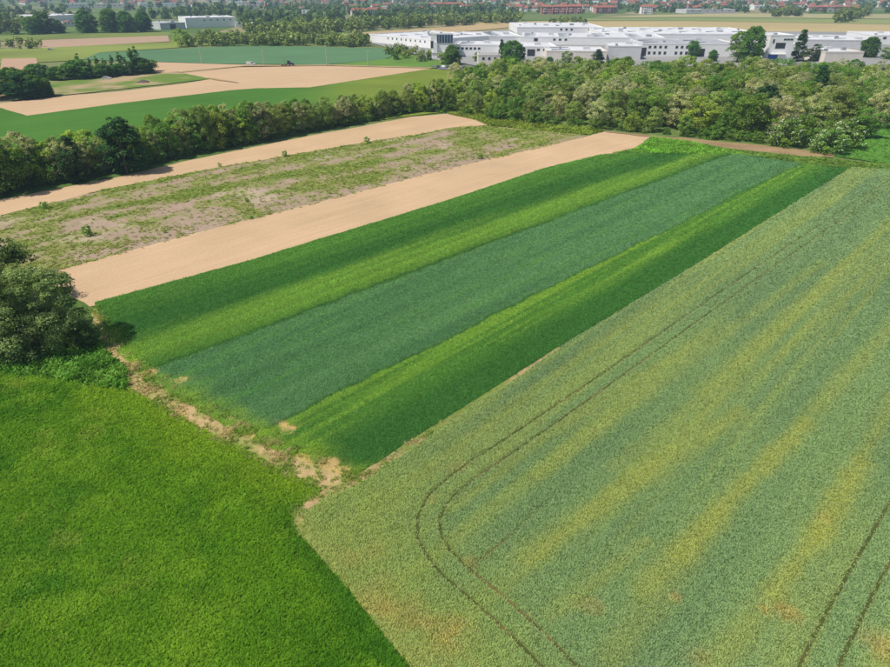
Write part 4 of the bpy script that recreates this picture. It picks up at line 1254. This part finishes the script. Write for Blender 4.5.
r, W = shed('white three storey office with a blue entrance', (765, 63.5), (788.5, 63.5), 21.0, 22, M_white, M_roofw, name='office_block', win=[(1, 9.6, 5.6, 3.0, .32, .62), (3, 12.9, 1.5, .8, .55, .95), (1, 12.0, .9, 2.0, .1, .2)])
unit_box('blue_entrance', M_blue, r, (W * .25, -.15, 2.4), (5.2, .5, 4.8))
unit_box('entrance_pillar', M_white, r, (W * .47, -.4, 2.4), (.9, .9, 4.8))
unit_box('entrance_canopy', M_white, r, (W * .4, -1.2, 5.2), (W * .72, 2.6, .5))
shed('low white link building behind the tall leafy tree', (728, 53), (800, 53), 7, 30, M_white, M_roofw)
shed('long pale hall with grey band right of the pointed conifer', (801, 49), (874, 50), 8, 60, M_grey, M_roofw, ridge=.6, sky_n=2)
shed('cream low shed with grey base in front of the long pale hall', (823, 63.5), (861, 63.5), 8.2, 26, M_cream, M_roofw, ridge=.5, vents=2)
shed('white hall at the right edge with two dark windows', (872, 45), (930, 45.5), 9, 50, M_white, M_roofw, win=[(3, 4.9, 2.4, 1.5, .1, .6)])
shed('white warehouse between the large trees at upper left', (52, 22), (84, 20), 9, 60, M_white, M_roofw, name='warehouse', ridge=1.0)
shed('small house with orange shed beside the white warehouse', (64, 27), (79, 26.5), 6.5, 14, M_cream, M_red, name='farmhouse', win=[(4, 3.2, 1.2, 1.3, .05, .95)], ridge=1.5)
shed('long white workshop right of the large trees', (187, 28.4), (237, 27), 13.5, 50, M_white, M_roofw, name='warehouse', win=[(5, 7.4, 1.6, 1.0, .3, .95)], ridge=.8)
shed('low white annex of the long workshop', (236, 27.2), (256, 26.6), 4.5, 30, M_white, M_roofw, name='warehouse')
shed('grey roofed shed left of the long white workshop', (161, 30), (186, 29), 8, 40, M_grey, M_roofg, name='warehouse', ridge=1.2, door=[(.5, 6, 5, M_dark)])
for i, (a, b, h, wl, rf, lab) in enumerate([((66, 8.5), (92, 8.2), 11, M_white, M_roofw, 'distant white hall at the far upper left, left of three'), ((94, 8.3), (130, 8), 10, M_cream, M_roofw, 'distant cream hall at the far upper left, middle of three'), ((140, 8), (186, 7.6), 11, M_white, M_roofg, 'distant white hall at the far upper left, right of three'),
        ((232, 6.5), (262, 6.3), 12, M_white, M_roofw, 'distant white halls above the dense wood, left one'), ((240, 9), (258, 8.8), 9, M_cream, M_roofw, 'distant cream block below the left white halls'), ((686, 13.8), (735, 13.5), 8, M_grey, M_roofw, 'distant pale greenhouse like hall in the town edge'), ((754, 10), (776, 9.8), 9, M_white, M_roofw, 'distant white hall left of the row houses'), ((268, 7), (284, 6.8), 12, M_cream, M_brown, 'distant cream block with brown roof above the wood')]):
    shed(lab, a, b, h, 40, wl, rf, name='distant_hall', win=[(6, h * .5, 1.8, 1.5, .05, .95)])
shed('small white tower like house standing above the wood', (302, 17.5), (311, 17.5), 13, 10, M_white, M_roofg, name='tower_house', win=[(2, 7.4, 1.6, 1.8, .1, .9)])
# rose coloured apartment blocks
def block(label, a, b, h, depth, wall, roof, nfl, nwin):
    r, W = root_between('apartment_block', at(*a), at(*b), label, 'building')
    box('wall', (0, W, 0, depth, -.2, h), wall, r)
    V = [(-.8, -.8, h + .005), (W + .8, -.8, h + .005), (W + .8, depth + .8, h + .005), (-.8, depth + .8, h + .005), (depth * .3, depth / 2, h + 3.2), (W - depth * .3, depth / 2, h + 3.2)]
    F = [(0, 3, 2, 1), (0, 1, 5, 4), (1, 2, 5), (2, 3, 4, 5), (3, 0, 4)]
    rf = link('roof', mesh_np('roof', V, F), roof, r)
    unit_box('chimney', M_conc, rf, (W * .4, depth * .45, h + 3.4), (1.2, 1.2, 2.0))
    for f in range(nfl):
        for k in range(nwin):
            unit_box('window', M_glass, r, (W * (k + .5) / nwin, -.04, h * (f + .55) / nfl), (1.5, .14, 1.5))
    for k in range(nwin // 3):
        for f in range(1, nfl):
            unit_box('balcony', M_white, r, (W * (k * 3 + 1.5) / nwin, -.75, h * f / nfl + .3), (3.6, 1.4, .9))


block('rose apartment block at the far end of the dry field, left part', (541, 14.5), (552, 14.5), 11, 12, M_redb, M_red, 3, 5)
block('rose apartment block at the far end of the dry field, middle part', (553, 14.3), (566, 14.3), 11, 12, M_redb, M_red, 3, 6)
block('rose apartment block at the far end of the dry field, right part', (567, 14), (582, 14), 11, 12, M_redb, M_red, 3, 6)
block('rose long house right of the far dark trees', (596, 13.6), (616, 13.4), 9, 12, M_redb, M_red, 3, 7)
block('pink long house with red roof above the wood, left', (352, 16.5), (368, 16.3), 8, 13, M_cream, M_red, 2, 6)
block('pink long house with red roof above the wood, right', (369, 15.5), (386, 15), 8, 13, M_cream, M_red, 2, 6)
block('red roofed long block above the tree belt', (433, 9.5), (464, 9.2), 9, 16, M_redb, M_red, 2, 10)
block('white block of flats at the town edge', (641, 14.2), (652, 14.2), 11, 12, M_white, M_red, 3, 5)
for i, x in enumerate([808, 817, 826, 835, 845, 854]):
    block('row house with pink walls at the upper right, number %s from the left' % ['one', 'two', 'three', 'four', 'five', 'six'][i], (x, 11.8), (x + 8, 11.8), 7.5, 11, M_redb if i % 2 else M_cream, M_red if i != 3 else M_brown, 2, 4)

# houses of the town
def house_variant(i):
    rng = np.random.default_rng(400 + i)
    W, D, h = rng.uniform(10, 17), rng.uniform(9, 13), rng.uniform(5.5, 9)
    V, F = box_vf(-W / 2, W / 2, -D / 2, D / 2, -.2, h)
    V += [(-W / 2, 0, h + 2.1), (W / 2, 0, h + 2.1)]; F += [(3, 0, 4, 8, 7), (1, 2, 6, 9, 5)]; F = [f for f in F if f not in ((1, 2, 6, 5), (3, 0, 4, 7), (4, 5, 6, 7))]
    wall = mesh_np('wall', V, F); wall.materials.append([M_cream, M_white, M_redb, M_cream][i % 4])
    e = .7
    z0, z1 = h - .25, h + 2.15
    V = [(-W / 2 - e, -D / 2 - e, z0 + .05), (W / 2 + e, -D / 2 - e, z0 + .05), (W / 2 + e, 0, z1 + .02), (-W / 2 - e, 0, z1 + .02), (W / 2 + e, D / 2 + e, z0 + .05), (-W / 2 - e, D / 2 + e, z0 + .05)]
    V += [(x, y, z + .3) for x, y, z in V]
    F = [(0, 3, 2, 1), (3, 5, 4, 2), (6, 7, 8, 9), (9, 8, 10, 11), (0, 1, 7, 6), (4, 5, 11, 10), (1, 2, 8, 7), (2, 4, 10, 8), (3, 0, 6, 9), (5, 3, 9, 11)]
    roof = mesh_np('roof', V, F); roof.materials.append([M_red, M_red, M_red, M_brown][i % 4])
    wv = []
    for f in range(2):
        for k in range(4): wv.append(box_vf(-W / 2 + W * (k + .3) / 4, -W / 2 + W * (k + .7) / 4, -D / 2 - .08, -D / 2 + .1, h * (.2 + .45 * f), h * (.2 + .45 * f) + 1.5))
    wins = []
    for v in wv:
        m = mesh_np('window', *v); m.materials.append(M_glass); wins.append(m)
    V, F = box_vf(W * .2, W * .2 + .8, -.2, .8, h + 1.2, h + 3.3)
    ch = mesh_np('chimney', V, F); ch.materials.append(M_conc)
    return wall, roof, wins, ch


HV = [house_variant(i) for i in range(6)]
HDESC = ['cream walled house with red roof', 'white house with red roof', 'rose walled house with red roof', 'cream house with brown roof', 'tall cream house with red roof', 'broad white house with red roof']
placed = []
rh = np.random.default_rng(12)
zones = [(510, 720, 1.0, 12.5, 110, 'right of centre at the top'), (720, 890, (.5), 9.5, 60, 'at the upper right'), (300, 520, 1.0, 12, 50, 'above the dense wood at top centre'), (180, 310, 1, 8, 30, 'at the top left of centre'), (20, 180, 1.0, 7, 22, 'at the far upper left')]
for (x0, x1, y0, y1, n, where) in zones:
    k = 0; tries = 0
    while k < n and tries < 900:
        tries += 1
        px, py = rh.uniform(x0, x1), rh.uniform(y0, y1)
        x, y = at(px, py)
        if any((x - a) ** 2 + (y - b) ** 2 < 21 ** 2 for a, b in placed): continue
        placed.append((x, y))
        i = int(rh.integers(6))
        wall, roof, wins, ch = HV[i]
        r = bpy.data.objects.new('town_house', None); C.objects.link(r)
        r.location = (x, y, 0); r.rotation_euler = (0, 0, rh.choice([0, 1.57, .5, -.4, .2]) + rh.uniform(-.15, .15))
        props(r, '%s in the town %s' % (HDESC[i], where), 'house', 'town houses %s, %s' % (where, HDESC[i]))
        link('wall', wall, parent=r); rf = link('roof', roof, parent=r); link('chimney', ch, parent=rf)
        if py > 6:
            for w in wins[:8]: link('window', w, parent=r)
        k += 1

# ---------------------------------------------------------------- poles, vehicles, small things
def pole(px, pyb, pyt, label):
    x, y = at(px, pyb); h = h_for(px, pyb, pyt)
    r = bpy.data.objects.new('utility_pole', None); C.objects.link(r); r.location = (x, y, 0)
    props(r, label, 'pole', 'poles along the far farm track')
    V, F = tube([(0, 0, -.2), (0, 0, h * .5), (0, 0, h)], [.24, .2, .14], 8)
    link('shaft', mesh_np('shaft', V, F), M_conc, r)
    ca = unit_box('crossarm', M_conc, r, (0, 0, h - .5), (1.8, .14, .14))
    for k in (-1, 0, 1):
        V, F = tube([(0, 0, 0), (0, 0, .15), (0, 0, .3)], [.05, .09, .04], 6)
        link('insulator', mesh_np('insulator', V, F), M_white, r, (k * .75, 0, h - .43))


pole(202, 64.5, 46, 'pale utility pole left of the white van on the far track')
pole(264, 66, 50, 'pale utility pole between the white van and the tractor')
pole(327, 66.5, 45, 'pale utility pole right of the tractor, tallest of the row')
pole(368, 67, 51, 'pale utility pole nearest the parked cars')


def wheel(parent, loc, r, w):
    V, F = tube([(0, -w / 2, 0), (0, 0, 0), (0, w / 2, 0)], [r * .93, r, r * .93], 14)
    o = link('wheel', None, parent=parent) if False else link('wheel', mesh_np('wheel', V, F), M_tyre, parent, loc)
    V, F = tube([(0, -w / 2 - .02, 0), (0, w / 2 + .02, 0)], [r * .55, r * .55], 12)
    link('rim', mesh_np('rim', V, F), M_conc, o)


def extrude_profile(pr, w, inset=None):
    n = len(pr)
    V = [(x, -w / 2, z) for x, z in pr] + [(x, w / 2, z) for x, z in pr]
    F = [tuple(range(n)), tuple(range(2 * n - 1, n - 1, -1))] + [(i, i + n, (i + 1) % n + n, (i + 1) % n) for i in range(n)]
    return V, F


_paint = {}


def car(px, py, rz, colr, label, van=False):
    x, y = at(px, py)
    r = bpy.data.objects.new('parked_van' if van else 'parked_car', None); C.objects.link(r)
    r.location = (x, y, .06); r.rotation_euler = (0, 0, rz)
    props(r, label, 'van' if van else 'car', None if van else 'parked cars')
    key = tuple(colr)
    if key not in _paint: _paint[key] = mat_flat('car_paint', colr, .25, .03, 1, spec=.5)
    m = _paint[key]
    if van: body = [(-2.5, .35), (2.4, .35), (2.5, .7), (2.45, 1.05), (1.75, 1.15), (1.2, 1.95), (-2.4, 2.0), (-2.5, 1.2)]; gl = [(1.72, 1.18), (1.22, 1.85), (.3, 1.87), (.3, 1.2)]
    else: body = [(-2.1, .32), (2.1, .32), (2.15, .6), (2.0, .82), (1.05, .95), (.4, 1.42), (-1.2, 1.45), (-1.9, 1.0), (-2.15, .9)]; gl = [(.95, .98), (.4, 1.36), (-1.15, 1.38), (-1.6, 1.0)]
    V, F = extrude_profile(body, 1.75); bo = link('body', mesh_np('body', V, F), m, r)
    V, F = extrude_profile(gl, 1.79); link('side_glass', mesh_np('side_glass', V, F), M_glass, bo)
    for sx in (-1.35, 1.35):
        for sy in (-.8, .8): wheel(r, (sx * (1.1 if van else 1), sy, .32), .32, .22)
    for sy in (-.6, .6):
        unit_box('headlight', M_white, r, ((2.46 if van else 2.1), sy, .68), (.1, .35, .16))


cols = [(.05, .055, .07), (.7, .7, .7), (.06, .08, .13), (.35, .36, .38), (.72, .72, .7), (.05, .05, .055)]
for i, (px, py) in enumerate([(438, 68.3), (443, 68.4), (448, 68.6), (453.5, 68.8), (459, 69.0), (464.5, 69.3)]):
    car(px, py, 1.57 + .1, cols[i], ['black car at the left end of the parked row', 'white car second in the parked row', 'dark blue car third in the parked row', 'grey car fourth in the parked row', 'white car fifth in the parked row', 'black car at the right end of the parked row'][i])
car(251, 65.6, .1, (.75, .75, .74), 'white van parked on the far track beside the sandy field', van=True)
car(107, 79.8, .2, (.75, .75, .75), 'white car half hidden by the row of dark trees')
car(51, 50.6, .3, (.6, .62, .64), 'pale car at the corner of the bare field at left')


def tractor(px, py):
    x, y = at(px, py)
    r = bpy.data.objects.new('tractor', None); C.objects.link(r); r.location = (x, y, .06); r.rotation_euler = (0, 0, .15)
    props(r, 'dark blue tractor with a pale raised implement on the far sandy field', 'tractor')
    mb = mat_flat('tractor_paint', (.03, .06, .16), .35, .1, 1)
    V, F = extrude_profile([(.2, 1.0), (2.3, 1.0), (2.4, 1.5), (2.2, 1.85), (.2, 2.0)], 1.0); link('hood', mesh_np('hood', V, F), mb, r)
    V, F = extrude_profile([(-1.3, 1.2), (.3, 1.2), (.5, 2.0), (.2, 2.9), (-1.2, 2.9), (-1.4, 2.0)], 1.6); cb = link('cab', mesh_np('cab', V, F), M_glass, r)
    unit_box('cab_roof', mb, cb, (-.5, 0, 3.0), (1.9, 1.8, .2))
    unit_box('exhaust', M_dark, r, (1.0, .45, 2.4), (.12, .12, 1.1))
    for sy in (-1.05, 1.05):
        wheel(r, (-.9, sy, .95), .95, .55); wheel(r, (1.8, sy * .9, .6), .6, .4)
        V, F = tube([(-1.6, sy * .9, 1.3), (-.9, sy * .9, 1.95), (-.1, sy * .9, 1.5)], [.2, .25, .12], 6); link('mudguard', mesh_np('mudguard', V, F), mb, r)
    V, F = joinvf([box_vf(-4.6, -1.7, -.2, .2, .7, 1.0), box_vf(-4.8, -4.2, -1.6, 1.6, .5, 1.1), box_vf(-3.2, -2.6, -1.6, 1.6, .4, 1.0), tube([(-2.0, 0, 1.0), (-3.0, 0, 2.6), (-2.4, 0, 4.2)], [.14, .12, .1], 6)])
    link('implement', mesh_np('implement', V, F), M_rust, r)


tractor(290, 66.8)

# small heap by the copse
V = []; F = []
rng = np.random.default_rng(3)
n = 10
for k in range(4):
    for j in range(n):
        a = 6.283 * j / n; q = [2.6, 2.0, 1.1, .2][k] * rng.uniform(.85, 1.15)
        V.append((q * math.cos(a) * 1.4, q * math.sin(a), [-.05, .6, 1.15, 1.4][k] * rng.uniform(.9, 1.1)))
for k in range(3):
    for j in range(n): F.append((k * n + j, k * n + (j + 1) % n, (k + 1) * n + (j + 1) % n, (k + 1) * n + j))
F.append(tuple(3 * n + j for j in range(n)))
o = link('earth_heap', mesh_np('earth_heap', V, F), M_bark); x, y = at(143.5, 83.2); o.location = (x, y, .05)
props(o, 'small dark heap on the sandy patch of the rough pasture', 'heap')

# ---------------------------------------------------------------- haze
def haze():
    V, F = box_vf(-9100, 9100, -1600, 14100, -1.0, 42.0)
    m = bpy.data.materials.new('haze'); m.use_nodes = True
    nt = m.node_tree
    nt.nodes.remove(nt.nodes['Principled BSDF'])
    pv = nt.nodes.new('ShaderNodeVolumePrincipled')
    pv.inputs['Color'].default_value = (0.55, 0.75, 1.0, 1)
    pv.inputs['Density'].default_value = 0.00019
    nt.links.new(pv.outputs[0], nt.nodes['Material Output'].inputs['Volume'])
    o = link('haze', mesh_np('haze', V, F), m)
    props(o, 'thin bluish summer haze over the plain', 'haze', kind='stuff')


haze()
print('objects', len(bpy.data.objects))
